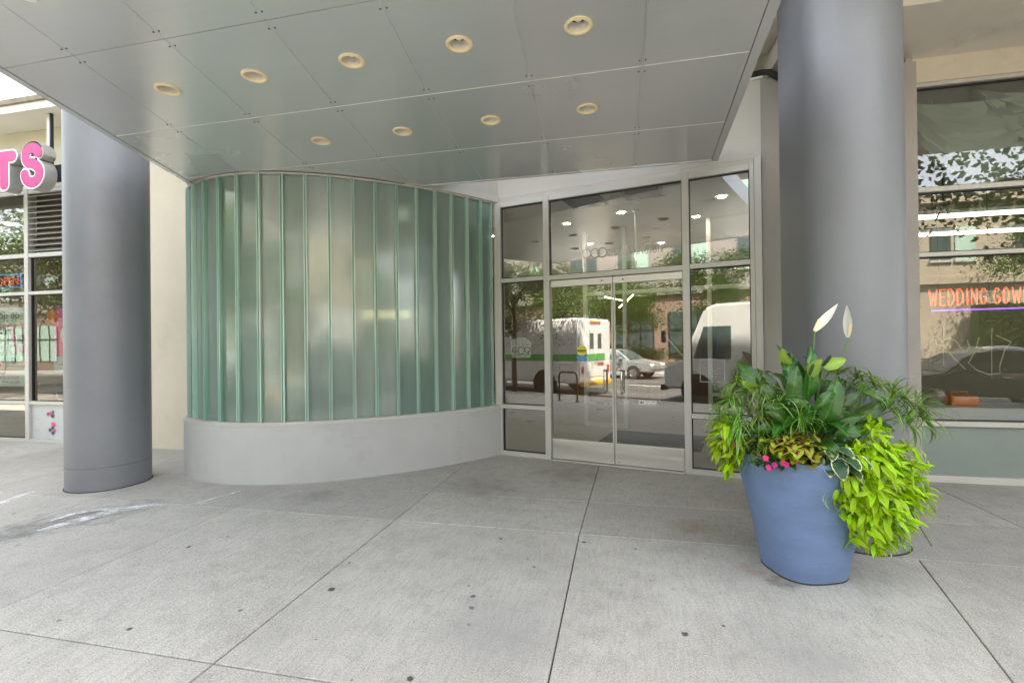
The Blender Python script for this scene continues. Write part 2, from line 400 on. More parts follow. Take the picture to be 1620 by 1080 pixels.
def leafmat(name, c_mid, c_edge, rough=.42, trans=.25, kind='plain', vein=None):
    m, t, p, out = newmat(name)
    uvn = N(t, 'ShaderNodeUVMap'); sx = N(t, 'ShaderNodeSeparateXYZ'); t.links.new(uvn.outputs[0], sx.inputs[0])
    oi = N(t, 'ShaderNodeObjectInfo'); u, v = sx.outputs[0], sx.outputs[1]       # u along the leaf, v across (0..1)
    d = math_(t, 'ABSOLUTE', math_(t, 'SUBTRACT', v, .5))                     # 0 midrib .. .5 margin
    co = coords(t, True); n1 = noise(t, co, 38, 3, .6)
    dn = math_(t, 'ADD', d, ramp(t, n1, .3, .7, -.07, .07))
    if kind == 'coleus':
        du = math_(t, 'ABSOLUTE', math_(t, 'SUBTRACT', u, .42)); rr = math_(t, 'ADD', math_(t, 'MULTIPLY', du, .75), dn)
        c = mixcol(t, ramp(t, rr, .24, .36), c_mid, c_edge)
    elif kind == 'hosta':
        edge = math_(t, 'MINIMUM', math_(t, 'SUBTRACT', .5, dn), math_(t, 'MULTIPLY', math_(t, 'SUBTRACT', 1.0, u), .9))
        c = mixcol(t, ramp(t, edge, .05, .10), c_edge, c_mid)
    elif kind == 'spot':
        c = mixcol(t, ramp(t, n1, .42, .58), c_mid, c_edge)
    else:
        c = mixcol(t, ramp(t, dn, .0, .45), c_mid, c_edge)
        vs_ = math_(t, 'SINE', math_(t, 'MULTIPLY', math_(t, 'ADD', u, math_(t, 'MULTIPLY', d, -.55)), 75))
        c = mixcol(t, ramp(t, vs_, .2, 1, 0, .3 if vein else .08), c, tuple(x * .6 for x in c_edge))
        if vein: c = mixcol(t, ramp(t, d, .035, .02), c, vein)
    h = N(t, 'ShaderNodeHueSaturation'); t.links.new(c, h.inputs['Color'])
    t.links.new(ramp(t, oi.outputs['Random'], 0, 1, .58, 1.25), h.inputs['Value']); t.links.new(ramp(t, oi.outputs['Random'], 0, 1, .475, .515), h.inputs['Hue'])
    t.links.new(h.outputs[0], p.inputs['Base Color']); p.inputs['Roughness'].default_value = rough
    tl = N(t, 'ShaderNodeBsdfTranslucent'); t.links.new(h.outputs[0], tl.inputs[0])
    mx = N(t, 'ShaderNodeMixShader'); mx.inputs[0].default_value = trans
    t.links.new(p.outputs[0], mx.inputs[1]); t.links.new(tl.outputs[0], mx.inputs[2]); t.links.new(mx.outputs[0], out.inputs[0])
leafmat('lime_leaf', (.40, .66, .010), (.46, .76, .012), .42, .42)
leafmat('lily_leaf', (.05, .155, .014), (.024, .10, .011), .2, .15, vein=(.10, .21, .05))
leafmat('lily_spathe_green', (.40, .56, .10), (.30, .46, .07), .5, .3)
leafmat('lily_spathe', (.86, .85, .74), (.88, .88, .82), .5, .25)
leafmat('spadix', (.86, .72, .45), (.86, .72, .45), .7, 0)
leafmat('spadix_dark', (.03, .07, .02), (.03, .07, .02), .7, 0)
leafmat('coleus_leaf', (.15, .018, .03), (.40, .46, .04), .5, .2, 'coleus')
leafmat('hosta_leaf', (.035, .10, .04), (.62, .62, .36), .35, .15, 'hosta')
leafmat('sedge_leaf', (.20, .36, .05), (.16, .31, .045), .4, .2)
leafmat('croton_leaf', (.035, .07, .015), (.55, .50, .06), .4, .2, 'spot')
leafmat('impatiens_leaf', (.045, .12, .025), (.04, .10, .02), .4, .2)
leafmat('petal_pink', (.75, .012, .17), (.85, .02, .26), .5, .25)
leafmat('petal_red', (.7, .02, .015), (.75, .03, .02), .5, .2)
leafmat('plant_stem', (.10, .2, .04), (.10, .2, .04), .5, 0)
leafmat('tree_leaf', (.10, .18, .028), (.085, .16, .024), .5, .4)
leafmat('tree_leaf_b', (.075, .14, .022), (.065, .125, .02), .5, .4)
def chalky(name, colr=(.85, .86, .88), lo=.36, hi=.6, gain=.85):
    m, t, p, out = newmat(name); p.inputs['Base Color'].default_value = (*colr, 1); p.inputs['Roughness'].default_value = .95
    co = coords(t, True); tr = N(t, 'ShaderNodeBsdfTransparent'); mx = N(t, 'ShaderNodeMixShader')
    f = math_(t, 'MULTIPLY', ramp(t, noise(t, co, 7, 6, .72), lo, hi), ramp(t, noise(t, co, 120, 2, .6), .3, .6, gain * .45, gain))
    t.links.new(f, mx.inputs[0]); t.links.new(tr.outputs[0], mx.inputs[1]); t.links.new(p.outputs[0], mx.inputs[2]); t.links.new(mx.outputs[0], out.inputs[0])
chalky('chalk_smear')
chalky('wash_stain', (.17, .168, .168), .25, .75, .75)

# ------------------------------------------------------------------ ground, road, pavement slabs
struct(MB().add([(-900, -900, -.30), (900, -900, -.30), (900, 900, -.30), (-900, 900, -.30)], [(0, 1, 2, 3)]).build('ground', 'earth'))
struct(MB().add([(-300, -11.6, -.14), (300, -11.6, -.14), (300, -.62, -.14), (-300, -.62, -.14)], [(0, 1, 2, 3)]).build('road', 'asphalt'))
kerb = thing('kerb', 'pale stone kerb along the road behind the viewer', 'kerb'); kerb['kind'] = 'structure'; del kerb['category'], kerb['label']
for k in range(-14, 12): MB().box(k * 1.8, k * 1.8 + 1.79, -.62, -.46, -.28, -.004).build('kerb_stone', 'kerb_stone', kerb, bevel=.015)
for k in range(-20, 16): struct(MB().add([(k * 3, -6.2, -.136), (k * 3 + 1.6, -6.2, -.136), (k * 3 + 1.6, -6.08, -.136), (k * 3, -6.08, -.136)], [(0, 1, 2, 3)]).build('road_marking', 'road_paint'))
struct(MB().box(-120, 120, -16, -11.6, -.29, 0).build('pavement_opposite', 'kerb_stone'))
pave = thing('pavement', '', ''); pave['kind'] = 'structure'
MB().box(-40, 30, -.46, 7.6, -.29, -.022).build('base', 'joint', pave)
YJ = [-.46, .05, 2.05, 4.06, 4.90, 7.5]
XJ = [-24.2, -20.8, -17.4, -14, -10.6, -8.86, -7.16, -5.46, -3.765, -2.03, -.35, None, 3.3, 5.0, 6.7, 10.1, 13.5]
def xj(i, y):
    if XJ[i] is None: return 1.12 + (y - .05) * .2444 if y <= 4.06 else 1.42
    if i == 10 and y > 4.06: return -.35 + (y - 4.06) * .03
    return XJ[i]
rr = random.Random(3)
for r_ in range(5):
    y0, y1 = YJ[r_], YJ[r_ + 1]
    for i in range(len(XJ) - 1):
        e = 4.0 if r_ < 3 else 3.0; g = e / 1000
        poly = [(xj(i, y0 + .001) + g, y0 + g), (xj(i + 1, y0 + .001) - g, y0 + g), (xj(i + 1, y1) - g, y1 - g), (xj(i, y1) + g, y1 - g)]
        if r_ >= 3 and i in (10, 11): poly[2 if i == 10 else 3] = (1.42 + (-g if i == 10 else g), y1 - g)
        z = rr.uniform(-.0015, .0015)
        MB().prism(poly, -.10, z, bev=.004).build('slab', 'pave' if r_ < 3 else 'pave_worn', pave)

# white chalk / paint scuffs on the slabs
def mark(path, w, label, m='chalk_smear', z=.0035):
    pts = [Vector((x, y, 0)) for x, y in path]; b = MB(); vs_ = []
    for i, p in enumerate(pts):
        d = (pts[min(i + 1, len(pts) - 1)] - pts[max(i - 1, 0)]).normalized(); nrm = Vector((-d.y, d.x, 0))
        ww = w * (.35 + .65 * math.sin(math.pi * (i + .3) / (len(pts) - .4)))
        vs_ += [p + nrm * ww / 2 + Vector((0, 0, z)), p - nrm * ww / 2 + Vector((0, 0, z))]
    b.add(vs_, [(2 * i, 2 * i + 1, 2 * i + 3, 2 * i + 2) for i in range(len(pts) - 1)])
    return tag(b.build('paint_scuff', m), label, 'paint mark', 'white scuffs on the paving')
mark([(-6.27, 3.66), (-6.34, 3.8), (-6.42, 3.95), (-6.47, 4.1)], .10, 'straight white paint stroke in front of the column by the pink letters')
mark([(-5.02, 3.22), (-4.98, 3.4), (-4.93, 3.6), (-4.86, 3.78), (-4.72, 3.95), (-4.55, 4.0)], .16, 'long white paint smear on the paving beside the grey column')
mark([(-5.2, 3.42), (-5.2, 3.6), (-5.12, 3.75), (-5.0, 3.8), (-4.92, 3.72)], .09, 'curled white paint smear on the paving beside the grey column')
mark([(-4.32, 4.05), (-4.25, 4.2), (-4.17, 4.4), (-4.13, 4.62)], .05, 'thin white chalk stroke of the arrow mark by the curved plinth')
mark([(-4.32, 4.06), (-4.22, 4.12), (-4.12, 4.16)], .04, 'short white chalk tick of the arrow mark by the curved plinth')

# ------------------------------------------------------------------ curved channel-glass wall
CP = [(-5.75, 6.3), (-5.62, 5.45), (-5.36, 5.06), (-4.82, 4.84), (-4.22, 4.82), (-3.52, 5.05), (-2.92, 5.45), (-2.31, 6.02), (-1.70, 6.80)]
def catmull(P, n=30):
    P = [Vector((*p, 0)) for p in P]; Q = [2 * P[0] - P[1]] + P + [2 * P[-1] - P[-2]]; out = []
    for i in range(1, len(Q) - 2):
        a, b, c, d = Q[i - 1:i + 3]
        for k in range(n):
            t = k / n; out.append(.5 * ((2 * b) + (-a + c) * t + (2 * a - 5 * b + 4 * c - d) * t * t + (-a + 3 * b - 3 * c + d) * t ** 3))
    return out + [P[-1]]
CK = catmull(CP); CS = [0]
for a, b in zip(CK, CK[1:]): CS.append(CS[-1] + (b - a).length)
def curve_at(s):
    s = min(max(s, 0), CS[-1] - 1e-6)
    for i in range(len(CS) - 1):
        if CS[i + 1] >= s: break
    f = (s - CS[i]) / (CS[i + 1] - CS[i]); p = CK[i].lerp(CK[i + 1], f)
    a = CK[max(i - 3, 0)]; b = CK[min(i + 4, len(CK) - 1)]
    d = (b - a).normalized(); return p, d, Vector((d.y, -d.x, 0))      # point, tangent, outward normal
def band(name, m, parent, s0, s1, off_out, off_in, z0, z1, n=90, bevel=0.0):
    b = MB(); vs_ = []; fs_ = []
    for i in range(n + 1):
        p, d, nn = curve_at(s0 + (s1 - s0) * i / n)
        for o, z in ((off_out, z0), (off_out, z1), (off_in, z1), (off_in, z0)): q = p + nn * o; vs_.append((q.x, q.y, z))
    for i in range(n):
        for k in range(4): fs_.append((i * 4 + k, (i + 1) * 4 + k, (i + 1) * 4 + (k + 1) % 4, i * 4 + (k + 1) % 4))
    fs_ += [(0, 1, 2, 3), (n * 4 + 3, n * 4 + 2, n * 4 + 1, n * 4)]
    b.add(vs_, fs_); return b.wbuild(name, m, parent, smooth=True)
cg = thing('curved_glass_wall', 'curved wall of green channel glass on a grey rendered plinth beside the entrance', 'glass wall', (-3.9, 5.3, 0))
S_END = 5.80
band('plinth', 'plinth_metal', cg, .0, S_END, .045, -.25, -.01, .685)
band('sill', 'frame', cg, .0, S_END, .030, -.15, .687, .715)
band('sill_lip', 'frame', cg, .0, S_END, .052, -.02, .676, .692)
ribs = [1.05, 1.325, 1.585, 1.84, 2.105, 2.371, 2.637, 2.904, 3.17, 3.437, 3.704, 3.97, 4.236, 4.50, 4.757, 5.008, 5.254, 5.489, 5.70]
ZG0, ZG1 = .716, 3.63
for i in range(len(ribs) - 1):
    s0, s1 = ribs[i] + .007, ribs[i + 1] - .007
    p0, d0, n0 = curve_at(s0); p1, d1, n1 = curve_at(s1)
    d = (p1 - p0).normalized(); nn = Vector((d.y, -d.x, 0)); jt = random.uniform(-.002, .002)
    base = nn * (-.035 + jt); base1 = nn * (-.035 + random.uniform(-.0045, .0045))
    def quadbox(b, a, c, o0, o1):
        vs_ = []
        for z in (ZG0, ZG1):
            for q in (a + nn * o1, c + nn * o1, c + nn * o0, a + nn * o0): vs_.append((q.x, q.y, z))
        b.add(vs_, [(3, 2, 1, 0), (4, 5, 6, 7), (0, 1, 5, 4), (1, 2, 6, 5), (2, 3, 7, 6), (3, 0, 4, 7)])
    b = MB(); quadbox(b, p0 + base, p1 + base1, -.007, 0.0); ch = b.wbuild('glass_channel', 'channel_web', cg)
    for q, dd in ((p0, 1), (p1, -1)):
        b = MB(); a = q + base; c = a + d * (.0135 * dd)
        if dd < 0: a, c = c, a
        quadbox(b, a, c, .0005, .046); b.wbuild('flange', 'channel_flange', ch, bevel=.0015)
    if i:
        q, dq, nq = curve_at(ribs[i]); b = MB(); nn = nq; quadbox(b, q - dq * .0055 + nq * -.035, q + dq * .0055 + nq * -.035, .0, .034); b.wbuild('joint_seal', 'silicone', cg)
# narrow blind end piece next to the plaster wall and head trim
band('end_cover', 'frame', cg, .75, 1.04, -.005, -.05, .716, 3.64, n=12)
band('head_trim', 'frame', cg, .3, S_END, -.006, -.12, 3.632, 3.652)
band('head_cover', 'frame', cg, 4.35, S_END, .028, -.12, 3.6525, 3.735)
uw = thing('plaster_wall', 'grey rendered wall above the curved green glass, mostly behind the metal canopy', 'wall', (-3.9, 5.3, 3.737))
band('wall_face', 'stucco', uw, .2, S_END + .0, .0, -.2, 3.7375, 4.9)

# plaster wall between the left shop and the curved glass
tag(MB().box(-7.42, -5.62, 6.24, 6.6, -.02, 5.358).build('plaster_wall', 'stucco_warm'), 'cream plaster wall strip between the grey column and the curved glass', 'wall')

# ------------------------------------------------------------------ canopy of metal soffit panels
ZC = 3.662
CY = [1.88, 2.62, 3.71, 4.84, 5.82]
CW = {.35: .655, 1.88: .737, 2.62: .783, 3.71: .850, 4.84: .910, 5.82: .925}
def cx(k, y): return .19 - k * CW[y]
def cleft(y): return -4.385 - .345 * (y - 2.62)
def cright(y): return .90 + .052 * (y - 3.0)
LAMPS = [(-3.492, 3.139), (-2.688, 3.139), (-1.868, 3.138), (-1.05, 3.138), (-.236, 3.14), (-2.906, 4.29), (-2.019, 4.288), (-1.132, 4.276), (-.252, 4.272)]
LR = .070
canopy = thing('canopy', 'brushed metal canopy of screwed panels with recessed lamps over the entrance', 'canopy', (-1.8, 3.1, ZC))
def panel(poly):
    g = .0025; poly = inset(poly, g)
    inside = [l for l in LAMPS if all((poly[(i + 1) % len(poly)][0] - p[0]) * (l[1] - p[1]) - (poly[(i + 1) % len(poly)][1] - p[1]) * (l[0] - p[0]) > 0 for i, p in enumerate(poly))]
    bm = bmesh.new(); off = ORG[canopy.name]
    ov = [bm.verts.new(Vector((x, y, ZC)) - off) for x, y in poly]; es = [bm.edges.new((ov[i], ov[(i + 1) % len(ov)])) for i in range(len(ov))]
    for l in inside:
        hv = [bm.verts.new(Vector((l[0] + LR * math.cos(2 * math.pi * k / 28), l[1] + LR * math.sin(2 * math.pi * k / 28), ZC)) - off) for k in range(28)]
        es += [bm.edges.new((hv[k], hv[(k + 1) % 28])) for k in range(28)]
    bmesh.ops.triangle_fill(bm, edges=es, use_beauty=True, use_dissolve=False)
    for f in bm.faces:
        if f.normal.z > 0: f.normal_flip()
    up = [bm.verts.new(v.co + Vector((0, 0, .02))) for v in ov]
    for i in range(len(ov)): j = (i + 1) % len(ov); bm.faces.new((ov[i], ov[j], up[j], up[i]))
    me = bpy.data.meshes.new('panel'); bm.to_mesh(me); bm.free(); me.materials.append(M['aluminium'])
    link_mesh('panel', me, canopy)
screws = MB()
for r_ in range(4):
    y0, y1 = CY[r_], CY[r_ + 1]
    ks = list(range(0, 6))
    bounds = [(cright(y0), cright(y1))] + [(cx(k, y0), cx(k, y1)) for k in ks] + [(cleft(y0), cleft(y1))]
    for a, b in zip(bounds, bounds[1:]):
        panel([(b[0], y0), (a[0], y0), (a[1], y1), (b[1], y1)])
    for k in ks:
        for y, sgn in ((y0, 1), (y1, -1)):
            yy = y + sgn * .075; f = (yy - y0) / (y1 - y0); x = cx(k, y0) + (cx(k, y1) - cx(k, y0)) * f
            for dx in (-.022, .022): screws.lathe([(.0065, ZC), (.0065, ZC - .003), (.0005, ZC - .004)], (x + dx, yy, 0), 8)
for r_ in range(4):
    for k in range(0, 6):
        y0, y1 = CY[r_] + .01, CY[r_ + 1] - .01; xa, xb = cx(k, CY[r_]), cx(k, CY[r_ + 1])
        MB().prism([(xa - .006, y0), (xa + .006, y0), (xb + .006, y1), (xb - .006, y1)], ZC + .0025, ZC + .006).wbuild('joint_strip', 'panel_grey', canopy)
for yj in (3.71, 4.84): MB().box(cleft(yj) + .02, cright(yj) - .01, yj - .0035, yj + .0035, ZC - .002, ZC + .004).wbuild('joint_strip', 'soffit_light', canopy)
tag(screws.wbuild('screw', 'screw', canopy), kind='stuff')
deck = MB(); deck.prism([(cleft(1.88), 1.88), (cright(1.88), 1.88), (cright(5.82), 5.82), (cleft(5.82), 5.82)], ZC + .14, ZC + .26)
deck.wbuild('deck', 'louvre', canopy)
def strip(name, a, b, w, z0, z1, m='aluminium'):
    a = Vector((*a, 0)); b = Vector((*b, 0)); d = (b - a).normalized(); n = Vector((-d.y, d.x, 0)) * w
    poly = [a, b, b + n, a + n]
    if n.dot(Vector((d.y, -d.x, 0))) > 0: poly.reverse()
    MB().prism([(p.x, p.y) for p in poly], z0, z1).wbuild(name, m, canopy)
strip('edge_trim', (cright(5.83) + .002, 5.83), (cright(1.86) + .002, 1.86), .07, ZC - .006, ZC + .27)
strip('edge_trim', (cleft(1.86) - .002, 1.86), (cleft(5.2) - .002, 5.2), .06, ZC - .006, ZC + .27)
strip('edge_trim', (cright(5.82) + .075, 5.822), (-2.50, 5.822), -.035, ZC - .006, ZC + .27)
strip('edge_trim', (cleft(1.86) - .06, 1.875), (cright(1.86) + .075, 1.875), -.05, ZC - .006, ZC + .27)
# recessed lamps
lamp0 = thing('recessed_lamp', '', 'downlight', (0, 0, 0), group='unlit lamps in the canopy')
t = MB(); t.lathe([(.070, .006), (.093, .0), (.093, -.006), (.076, -.011), (.067, -.003), (.066, .012)], n=32); t.build('trim_ring', 'lamp_trim', lamp0, smooth=True)
t = MB(); t.lathe([(.066, .010), (.063, .035), (.058, .058)], n=32); t.build('reflector', 'lamp_cone', lamp0, smooth=True)
t = MB(); t.lathe([(.058, .058), (.055, .10), (.0005, .101)], n=24); t.build('socket', 'frame_dark', lamp0)
t = MB(); t.lathe([(.0005, .030), (.018, .033), (.028, .044), (.030, .058), (.02, .078), (.014, .0995)], n=20); t.build('bulb', 'bulb_glass', lamp0, smooth=True)
LL = ['unlit lamp of the five lamp canopy row, end one toward the pink letters', 'unlit lamp of the five lamp canopy row, second from the pink letters end', 'unlit lamp in the middle of the five lamp canopy row',
      'unlit lamp of the five lamp canopy row, second from the oval column end', 'unlit lamp of the five lamp canopy row, end one toward the planter column',
      'unlit lamp of the four lamp canopy row, end one above the curved glass', 'unlit lamp of the four lamp canopy row, second from the curved glass', 'unlit lamp of the four lamp canopy row, second from the planter column', 'unlit lamp of the four lamp canopy row, end one toward the planter column']
for i, (x, y) in enumerate(LAMPS):
    o = lamp0 if i == 0 else copy_tree(lamp0); o.location = (x, y, ZC)
    o['label'] = LL[i]

# ------------------------------------------------------------------ columns
def stadium(cx_, y0, y1, r_, n=24):
    return [(cx_ + r_ * math.cos(a), (y0 if a < 0 else y1) + r_ * math.sin(a)) for a in [-math.pi + math.pi * k / n for k in range(n + 1)] + [math.pi * k / n for k in range(n + 1)]]
def column(cx_, y0, y1, zt, label, r_=.35):
    t = thing('column', label, 'column', (cx_, (y0 + y1) / 2, 0), group='grey columns on the pavement')
    b = MB(); b.prism(stadium(cx_, y0, y1, r_), .0, zt); b.wbuild('shaft', 'column_paint', t, smooth=True)
    for zs in (.26,): b = MB(); b.prism(stadium(cx_, y0, y1, r_ + .0008), zs, zs + .0035); b.wbuild('seam', 'joint', t, smooth=True)
    b = MB(); b.prism(stadium(cx_, y0, y1, r_ + .010), -.01, .008); b.wbuild('foot', 'joint', t, smooth=True)
column(1.85, 4.42, 4.95, 4.82, 'smooth grey oval column behind the blue planter')
column(-5.96, 4.53, 4.58, 5.3, 'smooth grey oval column between the pink letters and the curved glass', .385)

# ------------------------------------------------------------------ entrance: storefront with double doors
AE = R(13.5); P0 = Vector((-.983, 6.636, 0))
ent = thing('entrance_storefront', 'glazed entrance with a pair of glass doors under the metal canopy', 'entrance', P0, -AE)
def el(s, y, z=0): return Vector((P0.x + s * math.cos(AE) + y * math.sin(AE), P0.y - s * math.sin(AE) + y * math.cos(AE), z))
FD = .055
def ebox(name, m, s0, s1, z0, z1, y0=-FD, y1=FD, par=None, bevel=.003): return MB().box(s0, s1, y0, y1, z0, z1).build(name, m, par or ent, bevel=bevel)
for s0, s1 in ((-.80, -.69), (-.024, .060), (1.803, 1.884), (2.546, 2.592)): ebox('mullion', 'frame', s0, s1, .0, 3.648)
ebox('jamb_trim', 'frame', 2.594, 2.668, 0, 3.70, -.075, .05)
def rail(s0, s1, z0, z1, name='rail'): ebox(name, 'frame', s0 + .0015, s1 - .0015, z0, z1, -FD + .003, FD - .003)
for s0, s1 in ((-.69, -.024), (1.884, 2.546)):
    rail(s0, s1, 0, .062); rail(s0, s1, .672, .730); rail(s0, s1, 2.482, 2.540); rail(s0, s1, 3.572, 3.646)
rail(.06, 1.803, 2.470, 2.535); rail(.06, 1.803, 3.572, 3.646)
ebox('threshold', 'steel', .06, 1.803, .0, .012, -.09, .09, bevel=0)
def pane(s0, s1, z0, z1, par=ent, name='pane'):
    g = .012
    for a in ((s0, s1, z0, z0 + g), (s0, s1, z1 - g, z1), (s0, s0 + g, z0 + g, z1 - g), (s1 - g, s1, z0 + g, z1 - g)):
        MB().box(a[0] + .0015, a[1] - .0015, -.02, .02, a[2] + .0015, a[3] - .0015).build('gasket', 'frame_dark', par)
    b = MB(); b.add([(s0 + .004, 0, z0 + .004), (s1 - .004, 0, z0 + .004), (s1 - .004, 0, z1 - .004), (s0 + .004, 0, z1 - .004)], [(0, 1, 2, 3)])
    return b.build(name, 'pane', par)
for s0, s1 in ((-.69, -.024), (1.884, 2.546)):
    pane(s0, s1, .062, .672); pane(s0, s1, .730, 2.482); pane(s0, s1, 2.540, 3.572)
pane(.06, 1.803, 2.535, 3.572)
for i, (s0, s1, hs) in enumerate(((.066, .930, .819), (.938, 1.798, 1.044))):
    dr = MB().box(s0, s1, -.022, .022, .018, .286).build('door', 'steel', ent, bevel=.004)
    MB().box(s0, s1, -.022, .022, 2.372, 2.462).build('top_rail', 'steel', dr, bevel=.004)
    MB().add([(s0, .0, .287), (s1, .0, .287), (s1, .0, 2.371), (s0, .0, 2.371)], [(0, 1, 2, 3)]).build('pane', 'pane', dr)
    e0, e1 = (s1 - .022, s1 - .001) if i == 0 else (s0 + .001, s0 + .022)
    MB().box(e0, e1, -.013, .013, .288, 2.370).build('edge_strip', 'frame', dr)
    for yy in (-1, 1):
        b = MB(); ys = yy * .07
        b.tube([(hs, yy * .005, 1.235), (hs, yy * .05, 1.243), (hs, ys, 1.225), (hs, ys, 1.1), (hs, ys, .96), (hs, yy * .05, .945), (hs, yy * .005, .953)], .0135, 12)
        b.build('handle', 'chrome', dr, smooth=True)
    ls = s1 - .14 if i == 0 else s0 + .13
    b = MB(); b.lathe([(.011, -.0225), (.011, -.028), (.001, -.029)], (ls, 0, 2.417), 14, axis='y'); b.build('lock', 'black_metal', dr)
    b = MB(); b.lathe([(.008, -.0225), (.008, -.027), (.001, -.028)], (s1 - .04 if i == 0 else s0 + .05, 0, .05), 12, axis='y'); b.build('lock', 'chrome', dr)
def on_glass(s, z, y=-.004): return Matrix.Translation((s, y, z)) @ Matrix.Rotation(R(90), 4, 'X')
# stickers and lettering on the glass
st = thing('caution_sticker', 'round yellow caution sticker with blue base on the glass door', 'sticker', el(.5, -.006, 1.46), -AE)
def yq(b, x0, x1, z0, z1, y=0.0): return b.add([(x0, y, z0), (x1, y, z0), (x1, y, z1), (x0, y, z1)], [(0, 1, 2, 3)])
yq(MB(), -.066, .066, -.105, .02).build('base', 'sticker_blue', st)
MB().disc((0, -.0015, .038), .068, 28, (0, -1, 0)).build('disc', 'sticker_yellow', st)
yq(MB(), -.066, .066, .018, .052, -.003).build('band', 'sticker_black', st)
text_mesh('lettering', 'CAUTION', .030, 'sticker_yellow', st, on_glass(0, .024, -.0045), .0003, 'CENTER')
text_mesh('lettering', 'AUTOMATIC', .018, 'sticker_black', st, on_glass(0, .068, -.003), .0003, 'CENTER')
text_mesh('lettering', 'DOOR', .020, 'sticker_black', st, on_glass(0, -.008, -.003), .0003, 'CENTER')
text_mesh('lettering', 'ACTIVATE SWITCH', .0145, 'sticker_white', st, on_glass(0, -.058, -.0015), .0003, 'CENTER')
text_mesh('lettering', 'TO OPERATE', .016, 'sticker_white', st, on_glass(0, -.085, -.0015), .0003, 'CENTER')
st = thing('arrow_sticker', 'small white sticker with a left arrow low on the glass door', 'sticker', el(1.36, -.006, .835), -AE)
yq(MB(), -.115, .115, -.033, .033).build('base', 'sticker_white', st)
yq(MB(), -.11, .11, -.028, .028, -.001).build('field', 'sticker_black', st)
yq(MB(), -.106, .106, -.024, .024, -.002).build('field', 'sticker_white', st)
MB().add([(-.1, -.003, 0), (-.075, -.003, -.018), (-.075, -.003, -.007), (-.045, -.003, -.007), (-.045, -.003, .007), (-.075, -.003, .007), (-.075, -.003, .018)], [tuple(range(7))]).build('arrow', 'sticker_black', st)
for k, (x0, x1, z) in enumerate(((-.03, .03, .01), (.042, .098, .01), (-.03, .01, -.012), (.02, .06, -.012), (.07, .098, -.012))): yq(MB(), x0, x1, z - .004, z + .004, -.003).build('print', 'louvre', st)
hn = thing('house_number', 'arched frosted plaque with ring numerals 909 on the narrow glass beside the doors', 'lettering', el(-.40, -.006, 1.40), -AE)
arch = [(-.15, 0), (.15, 0), (.15, .22)] + [(.15 * math.cos(a), .22 + .07 * math.sin(a)) for a in [k * math.pi / 10 for k in range(1, 10)]] + [(-.15, .22)]
MB().add([(x, 0, z) for x, z in arch], [tuple(range(len(arch)))]).build('plaque', 'etched_faint', hn)
for k, (x, r_) in enumerate(((-.095, .040), (.0, .050), (.095, .040))):
    zc = .115 if k != 1 else .105; pts = [(x + r_ * math.cos(a), -.003, zc + r_ * math.sin(a)) for a in [R(-45) + m_ * 2 * math.pi / 16 for m_ in range(17)]]
    if k != 1: pts += [(x + r_ * .2, -.003, zc - r_ * 1.35), (x - r_ * .4, -.003, zc - r_ * 1.7)]
    b = MB(); b.tube(pts, .0042, 5); b.build('numeral', 'number_line', hn)
b = MB(); b.tube([(-.06, -.003, .048), (.14, -.003, .048)], .0035, 5); b.build('underline', 'number_line', hn)
nm = thing('name_lettering', 'frosted name lettering on the glass panel above the doors', 'lettering', el(.6, -.008, 2.70), -AE)
text_mesh('lettering', 'THE', .13, 'etched', nm, Matrix.Translation((.27, 0, .03)) @ Matrix.Rotation(R(90), 4, 'X'), .0004, sx=.55)
text_mesh('lettering', 'WASHINGTON', .19, 'etched', nm, Matrix.Translation((.42, 0, .02)) @ Matrix.Rotation(R(90), 4, 'X'), .0004, sx=.42)
for x in (-.02, .10, .20):
    b = MB(); b.tube([(x + .06 * math.cos(a), 0, .09 + .06 * math.sin(a)) for a in [k * math.pi / 12 for k in range(25)]], .007, 6); b.build('ring', 'etched', nm)
no = thing('notice', 'small framed clear notice on the glass right of the doors', 'notice', el(2.12, -.006, 1.25), -AE)
for a in ((-.13, .13, .13, .138), (-.13, .13, -.138, -.13), (-.138, -.13, -.138, .138), (.13, .138, -.138, .138)): yq(MB(), *a).build('border', 'etched', no)
for k in range(4): yq(MB(), -.10 + .02 * (k % 2), .09 - .03 * (k % 2), .03 - k * .035, .037 - k * .035, -.001).build('print', 'etched', no)

# rendered wall over and beside the entrance
wl_ = thing('rendered_wall', 'grey rendered wall around the entrance doors, below the copper pipe', 'wall', P0, -AE)
MB().box(-.95, 2.672, -.02, .22, 3.705, 4.60).build('wall_face', 'stucco', wl_)
MB().box(-.95, 2.592, -.018, .22, 3.649, 3.704).build('wall_face', 'stucco', wl_)
MB().box(2.2, 2.70, -.04, .2, 4.602, 4.625).build('capping', 'soffit_light', wl_)
pe = el(2.674, -.02)
tag(MB().prism([(pe.x, pe.y), (3.165, pe.y + .02), (3.165, 6.5), (pe.x + .06, 6.5)], 0, 4.6).build('rendered_wall', 'stucco_grey'), 'grey rendered wall between the entrance frame and the oval column', 'wall')
tag(MB().box(3.168, 3.238, 6.22, 6.6, 0, 4.748).build('pilaster', 'stucco_grey'), 'narrow grey brown pilaster between the oval column and the shop window', 'pilaster')

# pipe
pb = thing('drain_pipe', 'dark weathered copper pipe on top of the rendered wall beside the column', 'pipe', (1.7, 6.0, 4.66))
b = MB(); pth = [(1.30, 6.05, 4.665), (1.64, 5.98, 4.665), (1.70, 5.97, 4.655), (1.90, 5.95, 4.50), (2.0, 5.95, 4.42)]
b.tube(pth, .032, 12); b.wbuild('tube', 'copper_pipe', pb, smooth=True)
for k in range(14):
    f = k / 13; q = Vector(pth[2]).lerp(Vector(pth[4]), f); d = (Vector(pth[4]) - Vector(pth[2])).normalized() * .006
    b = MB(); b.tube([q - d, q + d], .037, 12); b.wbuild('ring', 'copper_pipe', pb)

